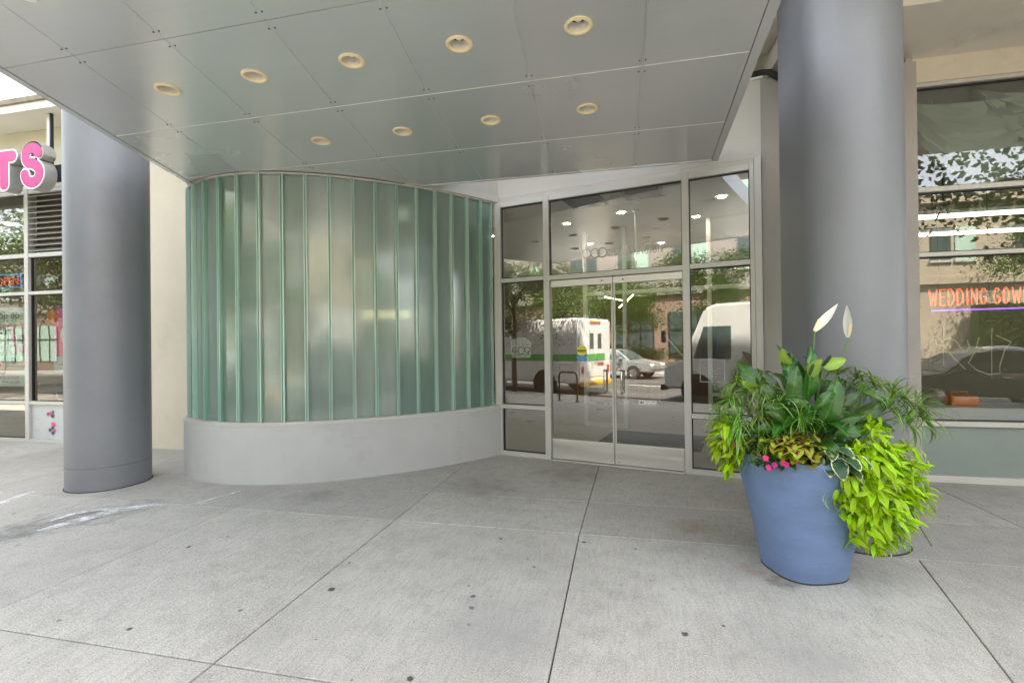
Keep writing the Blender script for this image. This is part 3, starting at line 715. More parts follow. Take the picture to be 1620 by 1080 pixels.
# ------------------------------------------------------------------ soffits, upper wall, low shop building and added sun-blocking tower
def wall(name, label, x0, x1, y0, y1, z0, z1, m, cat='wall'): return tag(MB().box(x0, x1, y0, y1, z0, z1).build(name, m), label, cat)
so = thing('soffit', 'beige painted concrete soffit over the shop window on the right', 'soffit', (4, 5, 4.75))
MB().box(1.76, 14, 5.25, 6.62, 4.75, 5.3).wbuild('soffit_slab', 'soffit_paint', so)
MB().box(1.15, 14, 2.9, 5.247, 4.815, 5.3).wbuild('soffit_slab', 'soffit_light', so)
MB().box(3.24, 14, 6.262, 6.5, 4.475, 4.748).wbuild('header_beam', 'beam_paint', so)
MB().box(1.60, 1.75, 5.3, 6.2, 4.98, 5.298).wbuild('bracket', 'soffit_paint', so)
wall('upper_wall', 'cream recessed wall behind the copper pipe above the entrance', -6.2, 1.758, 7.3, 7.6, 3.9, 5.4, 'stucco_warm')
wall('upper_soffit', 'soffit high above the metal canopy, with shade put into its dark colour', -6.2, 1.757, 5.0, 7.6, 5.402, 5.7, 'dark_room', 'soffit')  # dark colour stands in for shade in the enclosed space above the canopy
tower = thing('shade_tower', 'unseen rendered upper floors added over the entrance to block the sun', 'building', (6, 14, 5.7))  # unseen block, added and sized to keep sun off the pavement and van
MB().box(-6.25, 36, 6.3, 22, 5.702, 18.3).wbuild('wall', 'stucco', tower)
for fl in range(4):
    for k in range(13): MB().box(-5 + k * 3.1, -5 + k * 3.1 + 1.7, 6.27, 6.299, 6.6 + fl * 3.1, 8.4 + fl * 3.1).wbuild('window', 'far_glass', tower)
lb = thing('shop_building', 'cream low shop building behind the pink letters', 'building', (-12, 6.5, 0))
MB().box(-30, -7.43, 6.26, 6.6, 4.36, 5.358).wbuild('wall', 'stucco_warm', lb)
MB().box(-30, -5.7, 5.70, 6.7, 5.36, 5.48).wbuild('soffit', 'soffit_light', lb)
MB().box(-30, -5.7, 5.66, 6.7, 5.483, 5.56).wbuild('roof_edge', 'drip_edge', lb)
MB().box(-30, -6.2, 6.75, 22, 5.0, 5.5).wbuild('roof', 'stucco', lb)

# ------------------------------------------------------------------ left shop front
sl = thing('storefront', 'pale framed shop window with posters under the pink letters', 'shop front', (-9.9, 6.32, 0))
def sbox(par, name, m, x0, x1, z0, z1, y0=6.265, y1=6.375, bev=.003): return MB().box(x0, x1, y0, y1, z0, z1).wbuild(name, m, par, bevel=bev)
VX = [-14.1, -12.0, -10.0, -8.7, -7.47]
for x in VX: sbox(sl, 'mullion', 'frame', x - .045, x + .045, 0, 4.356)
RZ = [(0, .06), (.655, .71), (2.545, 2.60), (3.19, 3.26), (4.29, 4.355)]
for a, b_ in zip(VX, VX[1:]):
    for z0, z1 in RZ: sbox(sl, 'rail', 'frame', a + .0465, b_ - .0465, z0, z1, 6.268, 6.372)
def spane(par, x0, x1, z0, z1, y=6.33, m='pane_shop'):
    g = .015
    for a in ((x0, x1, z0, z0 + g), (x0, x1, z1 - g, z1), (x0, x0 + g, z0 + g, z1 - g), (x1 - g, x1, z0 + g, z1 - g)):
        MB().box(a[0] + .0015, a[1] - .0015, y - .02, y + .02, a[2] + .0015, a[3] - .0015).wbuild('gasket', 'frame_dark', par)
    MB().add([(x0 + .004, y, z0 + .004), (x1 - .004, y, z0 + .004), (x1 - .004, y, z1 - .004), (x0 + .004, y, z1 - .004)], [(0, 1, 2, 3)]).wbuild('pane', m, par)
for a, b_ in zip(VX, VX[1:]):
    x0, x1 = a + .045, b_ - .045
    if a == -10.0: MB().box(x0 + .003, x1 - .003, 6.31, 6.34, .062, .653).wbuild('kick_panel', 'panel_grey', sl)
    else: spane(sl, x0, x1, .06, .655)
    spane(sl, x0, x1, .71, 2.545, m='pane_poster'); spane(sl, x0, x1, 2.60, 3.19, m='pane_poster')
    if a == -10.0:
        for k in range(11):
            z = 3.29 + k * .094
            b = MB(); b.add([(x0 + .002, 6.275, z), (x1 - .002, 6.275, z), (x1 - .002, 6.37, z + .062), (x0 + .002, 6.37, z + .062), (x0 + .002, 6.275, z + .012), (x1 - .002, 6.275, z + .012), (x1 - .002, 6.37, z + .074), (x0 + .002, 6.37, z + .074)],
                         [(0, 3, 2, 1), (4, 5, 6, 7), (0, 1, 5, 4), (1, 2, 6, 5), (2, 3, 7, 6), (3, 0, 4, 7)]); b.wbuild('louvre_blade', 'louvre', sl)
        MB().box(x0, x1, 6.40, 6.42, 3.26, 4.29).wbuild('louvre_back', 'dark_room', sl)
    else: spane(sl, x0, x1, 3.26, 4.29)
MB().box(-14.2, -7.43, 6.26, 6.38, 4.3565, 4.3595).wbuild('head', 'frame', sl)
# paw-like stickers on the kick panel
for k, (x, z) in enumerate(((-9.52, .50), (-9.5, .24))):
    s_ = thing('sticker', 'small pink and brown blotch sticker on the grey kick panel below the posters', 'sticker', (x, 6.306, z), group='blotch stickers on the kick panel')
    for j in range(7):
        MB().disc((random.uniform(-.08, .08), -.001 * j, random.uniform(-.08, .08)), random.uniform(.02, .04), 9, (0, -1, 0)).build('blot', 'poster_pink' if j % 2 else 'poster_dark', s_)
# shop interior
struct(MB().box(-15, -7.0, 6.45, 12, -.03, -.004).build('shop_floor', 'lobby_floor'))
struct(MB().box(-15, -7.0, 6.45, 12, 4.4, 4.45).build('shop_ceiling', 'lobby_ceiling'))
struct(MB().box(-15, -7.0, 12, 12.1, 0, 4.4).build('shop_wall_back', 'shop_wall_cream'))
struct(MB().box(-15.1, -15, 6.45, 12, 0, 4.4).build('shop_wall_left', 'shop_wall'))
struct(MB().box(-7.1, -7.0, 6.61, 12, 0, 4.4).build('shop_wall_right', 'shop_wall_cream'))
for x, y in ((-13.2, 8), (-10.6, 8), (-8.6, 8.2)):
    t = thing('ceiling_lamp', 'lit round lamp in the ceiling of the poster shop', 'downlight', (x, y, 4.39), group='lamps in the poster shop'); MB().disc((0, 0, 0), .1, 16, (0, 0, -1)).build('diffuser', 'lamp_on', t)
for x, y in ((-11.4, 7.6), (-10.5, 7.7)):
    t = thing('cafe_chair', 'dark wire cafe chair inside the poster shop window', 'chair', (x, y, 0), group='chairs in the poster shop')
    MB().box(-.2, .2, -.2, .2, .44, .47).build('seat', 'black_metal', t, bevel=.01); MB().box(-.2, .2, .18, .2, .6, .88).build('backrest', 'black_metal', t, bevel=.008)
    for sx_ in (-.18, .18):
        for sy_ in (-.18, .18): MB().tube([(sx_ * 1.15, sy_ * 1.15, 0), (sx_, sy_, .44 if sy_ < 0 else .7)], .011, 6).build('leg', 'chrome', t)
# posters behind the glass
po = thing('poster', 'mint poster with a phone and reward circles in the shop window', 'poster', (-10.68, 6.36, .95))
yq(MB(), -.55, .55, 0, 1.40).build('sheet', 'poster_mint', po)
yq(MB(), -.55, .55, .28, .95, -.0015).build('band', 'poster_blue', po); yq(MB(), -.55, .55, .20, .34, -.002).build('band', 'poster_white', po)
text_mesh('lettering', 'scoop up', .215, 'poster_dark', po, on_glass(-.42, 1.20, -.003), .0003)
text_mesh('lettering', 'your', .185, 'poster_dark', po, on_glass(-.56, 1.02, -.003), .0003, sx=.9)
text_mesh('lettering', 'rewards', .185, 'poster_pink', po, on_glass(-.11, 1.02, -.003), .0003)
text_mesh('lettering', 'welcome scoop', .115, 'poster_pink', po, on_glass(-.38, .13, -.003), .0003)
text_mesh('lettering', 'when you join', .075, 'poster_dark', po, on_glass(-.05, .06, -.003), .0003)
def rrect(w, h, r_, n=6): return [(sx_ * (w / 2 - r_) + r_ * math.cos(a0 + k * math.pi / 2 / n), sz_ * (h / 2 - r_) + r_ * math.sin(a0 + k * math.pi / 2 / n)) for sx_, sz_, a0 in ((1, 1, 0), (-1, 1, math.pi / 2), (-1, -1, math.pi), (1, -1, 1.5 * math.pi)) for k in range(n + 1)]
def flat(name, poly, m, par, x, z, y, rot=0): MB().add([(x + a * math.cos(rot) - c * math.sin(rot), y, z + a * math.sin(rot) + c * math.cos(rot)) for a, c in poly], [tuple(range(len(poly)))]).build(name, m, par)
flat('phone', rrect(.42, .80, .06), 'poster_dark', po, -.12, .62, -.004, -.12); flat('phone_screen', rrect(.36, .66, .04), 'poster_white', po, -.125, .60, -.005, -.12)
for k, zz in enumerate((.72, .69, .60, .57)): flat('text_line', rrect(.2, .014, .004), ('poster_pink' if k < 2 else 'poster_dark'), po, -.12, zz, -.006, -.12)
flat('button', rrect(.16, .05, .02), 'poster_pink', po, -.13, .38, -.006, -.12)
for k, (x, z) in enumerate(((-.24, .47), (-.13, .46), (-.02, .45))): MB().disc((x, -.006, z), .035, 14, (0, -1, 0)).build('dot', ('poster_pink', 'poster_blue', 'poster_dark')[k], po)
for i in range(2):
    for j in range(3):
        x, z = .23 + i * .2, .84 - j * .19
        flat('tile', rrect(.18, .17, .01), ('poster_white', 'poster_pink', 'poster_mint')[(i + j) % 3], po, x, z, -.003)
        MB().disc((x, -.0045, z), .065, 18, (0, -1, 0)).build('dot', ('poster_pink', 'poster_white', 'poster_dark')[(i * 2 + j) % 3], po)
MB().disc((.20, -.0045, .97), .075, 18, (0, -1, 0)).build('dot', 'poster_pink', po)
po = thing('poster', 'magenta and blue poster in the window bay next to the grey column', 'poster', (-9.2, 6.36, 1.22))
yq(MB(), -.32, .4, 0, 1.08).build('sheet', 'poster_pink', po); yq(MB(), -.32, .4, 0, .25, -.0015).build('band', 'poster_blue', po)
MB().disc((.05, -.003, .62), .22, 20, (0, -1, 0)).build('dot', 'poster_white', po); MB().disc((.12, -.0045, .52), .12, 20, (0, -1, 0)).build('dot', 'sticker_yellow', po)
yq(MB(), -.22, .05, .10, .13, -.003).build('print', 'poster_dark', po)
MB().disc((-.36, -.003, .95), .11, 18, (0, -1, 0)).build('dot', 'orange_plastic', po)
# open sign
op = thing('open_sign', 'small glowing open sign with blue border behind the shop glass', 'neon sign', (-10.70, 6.42, 2.83))
MB().box(-.34, .34, .02, .05, -.13, .13).build('backing', 'black_metal', op)
for a in ((-.33, .33, .105, .125), (-.33, .33, -.125, -.105), (-.33, -.31, -.105, .105), (.31, .33, -.105, .105)): MB().box(a[0], a[1], 0, .018, a[2], a[3]).build('border', 'neon_blue', op)
text_mesh('lettering', 'OPEN', .21, 'neon_sign_red', op, on_glass(0, -.072, .012), .004, 'CENTER')

# pink channel letters
def capsule_ring(path, r_, n=10):
    pts = [Vector((x, z, 0)) for x, z in path]; L, Rr = [], []
    for i, p in enumerate(pts):
        d = (pts[min(i + 1, len(pts) - 1)] - pts[max(i - 1, 0)]).normalized(); nn = Vector((-d.y, d.x, 0)); L.append(p + nn * r_); Rr.append(p - nn * r_)
    out = list(Rr)
    d = (pts[-1] - pts[-2]).normalized(); a0 = math.atan2(-d.x, d.y)
    out += [pts[-1] + Vector((math.cos(a0 + math.pi * k / n), math.sin(a0 + math.pi * k / n), 0)) * r_ for k in range(1, n)]
    out += L[::-1]
    d = (pts[0] - pts[1]).normalized(); a0 = math.atan2(-d.x, d.y)
    out += [pts[0] + Vector((math.cos(a0 + math.pi * k / n), math.sin(a0 + math.pi * k / n), 0)) * r_ for k in range(1, n)]
    return [(p.x, p.y) for p in out]
def t_ring(w, h, r_, n=10):
    arc = lambda c, a0, a1: [(c[0] + r_ * math.cos(a0 + (a1 - a0) * k / n), c[1] + r_ * math.sin(a0 + (a1 - a0) * k / n)) for k in range(n + 1)]
    return [(r_, -r_)] + arc((w, 0), -math.pi / 2, math.pi / 2) + arc((-w, 0), math.pi / 2, 1.5 * math.pi) + [(-r_, -r_)] + arc((0, -h), math.pi, 2 * math.pi)
def plate(ring, y0, y1):
    bm = bmesh.new(); n = len(ring)
    a = [bm.verts.new((x, y0, z)) for x, z in ring]; b = [bm.verts.new((x, y1, z)) for x, z in ring]
    bmesh.ops.triangle_fill(bm, edges=[bm.edges.new((a[i], a[(i + 1) % n])) for i in range(n)], use_beauty=True)
    for f in bm.faces:
        f.normal_update()
        if f.normal.y > 0: f.normal_flip()
    for i in range(n): j = (i + 1) % n; bm.faces.new((a[i], a[j], b[j], b[i]))
    bmesh.ops.recalc_face_normals(bm, faces=[f for f in bm.faces])
    return bm
def letter(ringf, x, z, label):
    t = thing('sign_letter', label, 'sign letter', (x, 5.60, z), group='pink sign letters')
    for nm_, r_, y0, y1, m in (('return', .112, .006, .175, 'letter_side'), ('border', .106, .002, .0062, 'letter_white'), ('face', .086, -.003, .0022, 'letter_pink')):
        bm = plate(ringf(r_), y0, y1); me = bpy.data.meshes.new(nm_); bm.to_mesh(me); bm.free(); me.materials.append(M[m]); link_mesh(nm_, me, t); autosmooth(me, R(50))
    return t
letter(lambda r_: t_ring(.17, .43, r_), -9.38, 4.62, 'pink bubble letter T with white border on the hanging sign')
SPTH = [(.135 * math.cos(a), .33 + .125 * math.sin(a)) for a in [R(20) + R(215) * k / 12 for k in range(13)]] + [(.0, .22)] + [(.15 * math.cos(a), .06 + .14 * math.sin(a)) for a in [R(58) - R(235) * k / 12 for k in range(13)]]
letter(lambda r_: capsule_ring(SPTH, r_ * .93), -8.80, 4.25, 'pink bubble letter S with white border on the hanging sign')
rw = thing('sign_raceway', 'black sign box hung on rods behind the pink letters', 'sign frame', (-10, 5.85, 4.3))
MB().box(-13, -8.25, 5.80, 5.95, 4.28, 4.50).wbuild('box', 'black_metal', rw, bevel=.01)
for x in (-8.85, -10.6, -12.4): MB().box(x - .03, x + .03, 5.85, 5.89, 4.501, 5.359).wbuild('hanger', 'frame', rw); MB().box(x + .0305, x + .06, 5.85, 5.89, 4.501, 5.359).wbuild('hanger', 'frame_dark', rw)

# ------------------------------------------------------------------ right shop window
sr = thing('shop_window', 'tall pale framed shop window with a neon sign right of the oval column', 'shop window', (4, 6.33, 0))
VR = [3.262, 6.2, 9.2, 12.2]
for x in VR: sbox(sr, 'mullion', 'frame', x - .022, x + .022, 0, 4.472)
RR = [(0, .075), (.625, .68), (2.52, 2.567), (3.245, 3.30), (4.43, 4.472)]
for a, b_ in zip(VR, VR[1:]):
    x0, x1 = a + .0235, b_ - .0235
    for z0, z1 in RR: sbox(sr, 'rail', 'frame', x0, x1, z0, z1, 6.268, 6.372)
    MB().box(x0 + .002, x1 - .002, 6.32, 6.345, .077, .623).wbuild('spandrel_panel', 'spandrel', sr)
    spane(sr, x0, x1, .68, 2.52); spane(sr, x0, x1, 2.567, 3.245); spane(sr, x0, x1, 3.30, 4.43)
struct(MB().box(2.9, 12.2, 6.45, 11.5, -.03, -.004).build('bridal_shop_floor', 'lobby_floor'))
struct(MB().box(2.9, 12.2, 6.45, 11.5, 4.5, 4.55).build('bridal_shop_ceiling', 'lobby_ceiling'))
struct(MB().box(2.9, 12.2, 11.5, 11.6, 0, 4.5).build('bridal_shop_wall_back', 'shop_wall'))
struct(MB().box(2.9, 3.0, 6.51, 11.5, 0, 4.5).build('bridal_shop_wall_left', 'shop_wall'))
struct(MB().box(12.2, 12.3, 6.45, 11.5, 0, 4.5).build('bridal_shop_wall_right', 'shop_wall'))
tag(MB().box(3.3, 12, 6.55, 7.15, .62, .80).build('window_ledge', 'panel_grey'), 'pale display ledge behind the shop window with the neon sign', 'ledge')
for k, (y, z) in enumerate(((7.3, 3.16), (8.3, 3.12))):
    t = thing('fluorescent_lamp', 'long lit fluorescent tube fixture hung inside the neon sign shop', 'lamp', (5.5, y, z), group='fluorescent lamps in the neon sign shop')
    MB().box(-1.9, 3, -.07, .07, .045, .09).build('housing', 'panel_grey', t); MB().tube([(-1.85, 0, .02), (2.95, 0, .02)], .02, 8).build('tube', 'tube_on', t)
    for x in (-1.5, 2.5): MB().tube([(x, 0, .09), (x, 0, 4.5 - z)], .008, 6).build('hanger', 'wire', t)
t = thing('hanging_cable', 'thin black cable looping behind the shop window above the neon sign', 'cable', (3.9, 6.9, 3.4))
b = MB(); b.tube([(3.3, 6.8, 2.62), (3.5, 6.85, 2.66), (3.75, 6.9, 2.9), (3.92, 6.95, 3.25), (3.95, 7.0, 4.49)], .010, 6); b.wbuild('lead', 'wire', t)
b = MB(); b.tube([(3.97, 7.0, 3.25), (4.02, 6.95, 2.95), (4.2, 6.9, 2.80), (4.6, 6.9, 2.76)], .006, 6); b.wbuild('lead', 'wire', t)
MB().box(3.85, 3.99, 6.95, 7.05, 3.2, 3.27).wbuild('plug_box', 'black_metal', t)
b = MB(); b.tube([(3.27, 6.75, 2.3), (3.42, 6.75, 2.05), (3.56, 6.75, 1.98)], .007, 6); b.wbuild('lead', 'wire', t)
# swag of net curtain behind the top pane
cu = MB(); n = 40
for sgn, x0, x1 in ((1, 3.3, 5.1), (1, 5.1, 6.9)):
    pass
def swag(x0, x1, ztop, drop, label):
    b = MB(); W, Hn = 36, 14; vs_ = []
    for i in range(W + 1):
        for j in range(Hn + 1):
            f = i / W; x = x0 + (x1 - x0) * f; sag = drop * (1 - (2 * f - 1) ** 2)
            vs_.append((x, 6.55 + .05 * math.sin(j * 1.9 + 4 * math.sin(f * 3)) , ztop - sag * (.15 + .85 * j / Hn) - .06 * j / Hn))
    b.add(vs_, [(i * (Hn + 1) + j, (i + 1) * (Hn + 1) + j, (i + 1) * (Hn + 1) + j + 1, i * (Hn + 1) + j + 1) for i in range(W) for j in range(Hn)])
    return tag(b.build('curtain_swag', 'curtain', smooth=True), label, 'curtain', 'net swags in the top pane')
swag(3.25, 4.9, 4.46, 1.05, 'sagging grey net drape behind the top pane of the neon sign shop'); swag(4.0, 6.1, 4.47, .85, 'sagging grey net drape behind the top pane of the neon sign shop')
# neon lettering as bent tubes
GL = {'W': [[(0, 1), (.22, 0), (.45, .75), (.68, 0), (.9, 1)]], 'E': [[(.6, 1), (0, 1), (0, 0), (.6, 0)], [(0, .52), (.5, .52)]],
      'D': [[(0, 0), (0, 1), (.3, 1), (.58, .8), (.65, .5), (.58, .2), (.3, 0), (0, 0)]], 'I': [[(.1, 0), (.1, 1)]], 'N': [[(0, 0), (0, 1), (.62, 0), (.62, 1)]],
      'G': [[(.62, .82), (.45, .98), (.25, .98), (.06, .75), (0, .5), (.06, .25), (.25, .02), (.45, .02), (.62, .2), (.62, .45), (.38, .45)]],
      'O': [[(.32, 1), (.1, .85), (0, .5), (.1, .15), (.32, 0), (.54, .15), (.64, .5), (.54, .85), (.32, 1)]], 'S': [[(.55, .85), (.3, 1), (.06, .85), (.1, .6), (.5, .4), (.56, .15), (.3, 0), (.02, .15)]]}
GWD = {'W': 1.05, 'E': .72, 'D': .8, 'I': .34, 'N': .78, 'G': .8, 'O': .8, 'S': .72, ' ': .25}
ns = thing('neon_sign', 'glowing orange red neon lettering above a violet tube in the shop window', 'neon sign', (3.58, 6.62, 1.93))
x = 0.0; hgt = .185
for chx in 'WEDDING GOWNS':
    if chx != ' ':
        b = MB()
        for st_ in GL[chx]:
            for dx in (0,):
                b.tube([((x + px * hgt * .46 + dx), 0, pz * hgt + .06 + .006 * x) for px, pz in st_], .0052, 6)
        b.build('letter', 'neon_red', ns)
    x += GWD[chx] * hgt * .46 + .021
b = MB(); b.tube([(.02, 0, .0), (1.15, 0, .012)], .010, 8); b.build('underline_tube', 'neon_violet', ns)
for xx in (.1, .6, 1.0): MB().tube([(xx, .01, .22), (xx, .04, 2.5)], .003, 5).build('hanger', 'wire', ns)
un = thing('neon_outline', 'unlit neon tube bent into a needle and thread outline in the shop window', 'neon sign', (3.7, 6.6, .9))
def onp(pts, Y=6.6): return [pxl(u, v, Y) for u, v in pts]
b = MB(); b.tube(onp([(1490, 542), (1484, 534), (1479, 537), (1482, 545), (1490, 546), (1508, 565), (1527, 584)]), .0075, 7); b.wbuild('tube', 'neon_off', un)
b = MB(); b.tube(onp([(1493, 538), (1503, 534), (1513, 540), (1520, 551), (1528, 556), (1534, 549), (1530, 538)]), .006, 7); b.wbuild('tube', 'neon_off', un)
b = MB(); b.tube(onp([(1549, 534), (1542, 556), (1532, 574), (1545, 585), (1565, 592), (1582, 590), (1581, 580), (1590, 552), (1600, 541), (1575, 530)]), .0065, 7); b.wbuild('tube', 'neon_off', un)
b = MB(); b.tube(onp([(1494, 515), (1504, 502), (1520, 494), (1538, 494)]), .005, 7); b.wbuild('tube', 'neon_off', un)
b = MB(); b.tube(onp([(1493, 515), (1493, 578)]), .004, 6); b.wbuild('rod', 'neon_off', un)
b = MB(); b.tube(onp([(1569, 520), (1569, 598)]), .004, 6); b.wbuild('rod', 'neon_off', un)
t = thing('toolbox', 'small orange box on the ledge inside the neon sign shop', 'box', (4.0, 6.85, .80))
MB().box(-.14, .14, -.1, .1, 0, .11).build('body', 'orange_plastic', t, bevel=.01); MB().tube([(-.08, 0, .11), (-.08, 0, .16), (.08, 0, .16), (.08, 0, .11)], .008, 6).build('handle', 'orange_plastic', t)

# ------------------------------------------------------------------ lobby behind the doors
lobby = lambda n_, m, x0, x1, y0, y1, z0, z1: struct(MB().box(x0, x1, y0, y1, z0, z1).build(n_, m))
lobby('lobby_floor', 'lobby_floor', -6.9, 2.85, 6.62, 15, -.03, .002)
MBf = MB().prism([(-5.5, 5.45), (-4.8, 5.1), (-4.2, 5.1), (-3.5, 5.35), (-2.9, 5.75), (-2.3, 6.3), (-1.9, 6.75), (-1.9, 6.9), (-5.5, 6.9)], .003, .006); struct(MBf.build('lobby_floor_bay', 'lobby_floor'))
lobby('lobby_ceiling', 'lobby_ceiling', -5.55, 2.85, 6.92, 15, 3.74, 3.80)
struct(MB().prism([(-5.5, 5.3), (-4.8, 5.05), (-4.2, 5.05), (-3.5, 5.3), (-2.9, 5.7), (-2.3, 6.25), (-1.9, 6.75), (-1.9, 6.915), (-5.5, 6.915)], 3.742, 3.80).build('lobby_ceiling_bay', 'lobby_ceiling'))
struct(MB().prism([el(-.7, .06).xy[:], el(2.6, .06).xy[:], (2.85, 6.915), (-1.88, 6.915)], 3.741, 3.80).build('lobby_ceiling_entry', 'lobby_ceiling'))
lobby('lobby_wall_back', 'brown_wood', -6.9, 2.85, 15, 15.1, 0, 3.8)
lobby('lobby_wall_left', 'lobby_wall', -6.9, -6.8, 6.62, 15, 0, 3.8)
lobby('lobby_wall_right', 'lobby_wall', 2.75, 2.85, 6.62, 15, 0, 3.74)
dm = thing('door_mat', 'black entrance mat on the lobby floor behind the glass doors', 'mat', el(1.1, 1.95, 0), -AE); MB().box(-.78, .78, -.75, .5, .003, .014).build('pile', 'rubber_mat', dm)
iv = thing('vestibule_screen', 'pale framed inner glass screen in the lobby behind the doors', 'glass screen', el(.9, 2.75), -AE)
for s_ in (-1.2, -.02 - .42, 1.02, 2.1): MB().box(s_ - .035, s_ + .035, -.05, .05, .005, 3.735).build('mullion', 'frame', iv)
for a, b_ in ((-1.165, -.475), (-.405, .985), (1.055, 2.065)):
    for z0, z1 in ((2.5, 2.57),) + (((.66, .72), (.006, .08)) if a != -.405 else ()): MB().box(a + .001, b_ - .001, -.047, .047, z0, z1).build('rail', 'frame', iv)
for x, y, z in ((.05, 8.1, 0), (-.9, 8.6, 0), (1.5, 7.6, 0), (1.3, 8.7, 0), (-.6, 10.5, 0), (.9, 10.8, 0), (-3.4, 7.2, 0), (-2.4, 9.2, 0), (-4.4, 9.4, 0)):
    t = thing('lobby_lamp', 'warm lit round lamp in the lobby ceiling behind the glass', 'downlight', (x, y, 3.735), group='lobby ceiling lamps')
    b = MB(); b.lathe([(.082, .004), (.078, -.006), (.060, -.004)], n=20); b.build('trim_ring', 'lamp_trim', t); MB().disc((0, 0, -.002), .060, 20, (0, 0, -1)).build('diffuser', 'lamp_on', t)
for i, (u, v) in enumerate(((926, 318), (1017, 303))):
    d = rgt * ((u - 810) / FOC) + upv * ((540 - v) / FOC) + fwd; q = CAM + d * ((3.735 - 1.6) / d.z)
    t = thing('ceiling_grille', 'square black air grille in the lobby ceiling above the doors', 'vent', (q.x, q.y, 3.735), -AE, group='black grilles in the lobby ceiling')
    for a in ((-.27, .27, -.27, -.23), (-.27, .27, .23, .27), (-.27, -.23, -.23, .23), (.23, .27, -.23, .23)): MB().box(a[0], a[1], a[2], a[3], -.025, -.001).build('frame', 'black_metal', t)
    for k in range(8): MB().box(-.229, .229, -.21 + k * .055, -.175 + k * .055, -.016, -.004).build('slat', 'frame_dark', t)
t = thing('sprinkler_pipe', 'thin white pipe hanging from the lobby ceiling between the black grilles', 'pipe', (.28, 8.0, 3.0))
MB().tube([(.0, 0, -.35), (.0, 0, .735)], .018, 10).build('tube', 'lobby_ceiling', t); b = MB(); b.lathe([(.05, .734), (.05, .70), (.02, .69)], n=14); b.build('collar', 'lobby_ceiling', t)
for i, (p, q) in enumerate((((-.35, 12.3, 2.75), (.2, 12.1, 2.6)), ((.0, 12.7, 2.5), (.35, 12.5, 2.8)), ((.6, 9.9, 2.95), (.62, 10.4, 3.0)))):
    t = thing('led_pendant', 'slanting lit bar of the zigzag pendant lamp deep in the lobby', 'lamp', p, group='lit pendant bars in the lobby')
    b = MB(); b.tube([p, q], .016, 6); b.wbuild('bar', 'led_bar', t); m_ = (Vector(p) + Vector(q)) / 2; b = MB(); b.tube([m_ + Vector((0, 0, .02)), (m_.x, m_.y, 3.74)], .004, 5); b.wbuild('hanger', 'wire', t)
t = thing('reception_desk', 'brown wooden reception desk deep in the lobby', 'desk', (-.2, 13.4, 0)); MB().box(-1.4, 1.2, -.35, .35, .003, 1.05).build('body', 'brown_wood', t, bevel=.01); MB().box(-1.45, 1.25, -.4, .4, 1.052, 1.09).build('top', 'lobby_wall', t, bevel=.006)
t = thing('lobby_sofa', 'light sofa behind the curved green glass', 'sofa', (-3.9, 7.4, 0))
MB().box(-.9, .9, -.4, .4, .12, .42).build('seat', 'lobby_wall', t, bevel=.04); MB().box(-.9, .9, .25, .42, .425, .85).build('backrest', 'lobby_wall', t, bevel=.04)
for sx_ in (-.8, .8):
    for sy_ in (-.3, .3): MB().tube([(sx_, sy_, .003), (sx_, sy_, .12)], .02, 8).build('leg', 'black_metal', t)
t = thing('wall_lamp', 'warm lit shelf lamp glowing through the curved green glass', 'lamp', (-3.12, 6.05, 2.02))
MB().box(-.34, .34, -.03, .03, -.05, .05).build('shade', 'led_bar', t); MB().box(-.02, .02, -.02, .02, -2.01, -.051).build('post', 'black_metal', t); MB().box(-.14, .14, -.12, .12, -2.0135, -2.0105).build('base', 'black_metal', t)

# ------------------------------------------------------------------ blue planter
PC = Vector((1.235, 3.74, 0)); PH = .825
pot = thing('planter', 'tall tapered blue planter overflowing with plants in front of the oval column', 'planter', PC)
def pot_r(z): return .252 + (.437 - .252) * (z / PH)
def pot_ring(z, r_, n=64):
    e = 2.0 + .9 * max(0, 1 - z / PH) ** 1.5; out = []
    for k in range(n):
        a = 2 * math.pi * k / n; b = a - R(20)
        rr_ = r_ / ((abs(math.cos(b)) ** e + abs(math.sin(b)) ** e) ** (1 / e)); rr_ = rr_ * (.93 if e > 2.3 else 1 - .07 * (e - 2) / .3)
        out.append((rr_ * math.cos(a), rr_ * math.sin(a), z))
    return out
rings = [pot_ring(z, pot_r(z)) for z in (.012, .03, .12, .25, .4, .55, .7, .79, PH - .008)]
rings += [[(x * .992, y * .992, PH) for x, y, z in rings[-1]], [(x * .955, y * .955, PH) for x, y, z in rings[-1]], [(x * .93, y * .93, PH - .08) for x, y, z in rings[-1]]]
b = MB(); n = 64; b.add([v for r_ in rings for v in r_], [(i * n + k, i * n + (k + 1) % n, (i + 1) * n + (k + 1) % n, (i + 1) * n + k) for i in range(len(rings) - 1) for k in range(n)] + [tuple(range(n - 1, -1, -1))])
b.build('pot', 'pot_blue', pot, smooth=True)
b = MB(); b.add([(x * .93, y * .93, PH - .06) for x, y, z in rings[8]], [tuple(range(n))]); b.build('soil', 'soil', pot)
b = MB(); b.prism([(x * 1.03, y * 1.03) for x, y, z in pot_ring(0, .248, 40)], .0015, .0115); b.build('foot', 'joint', pot)

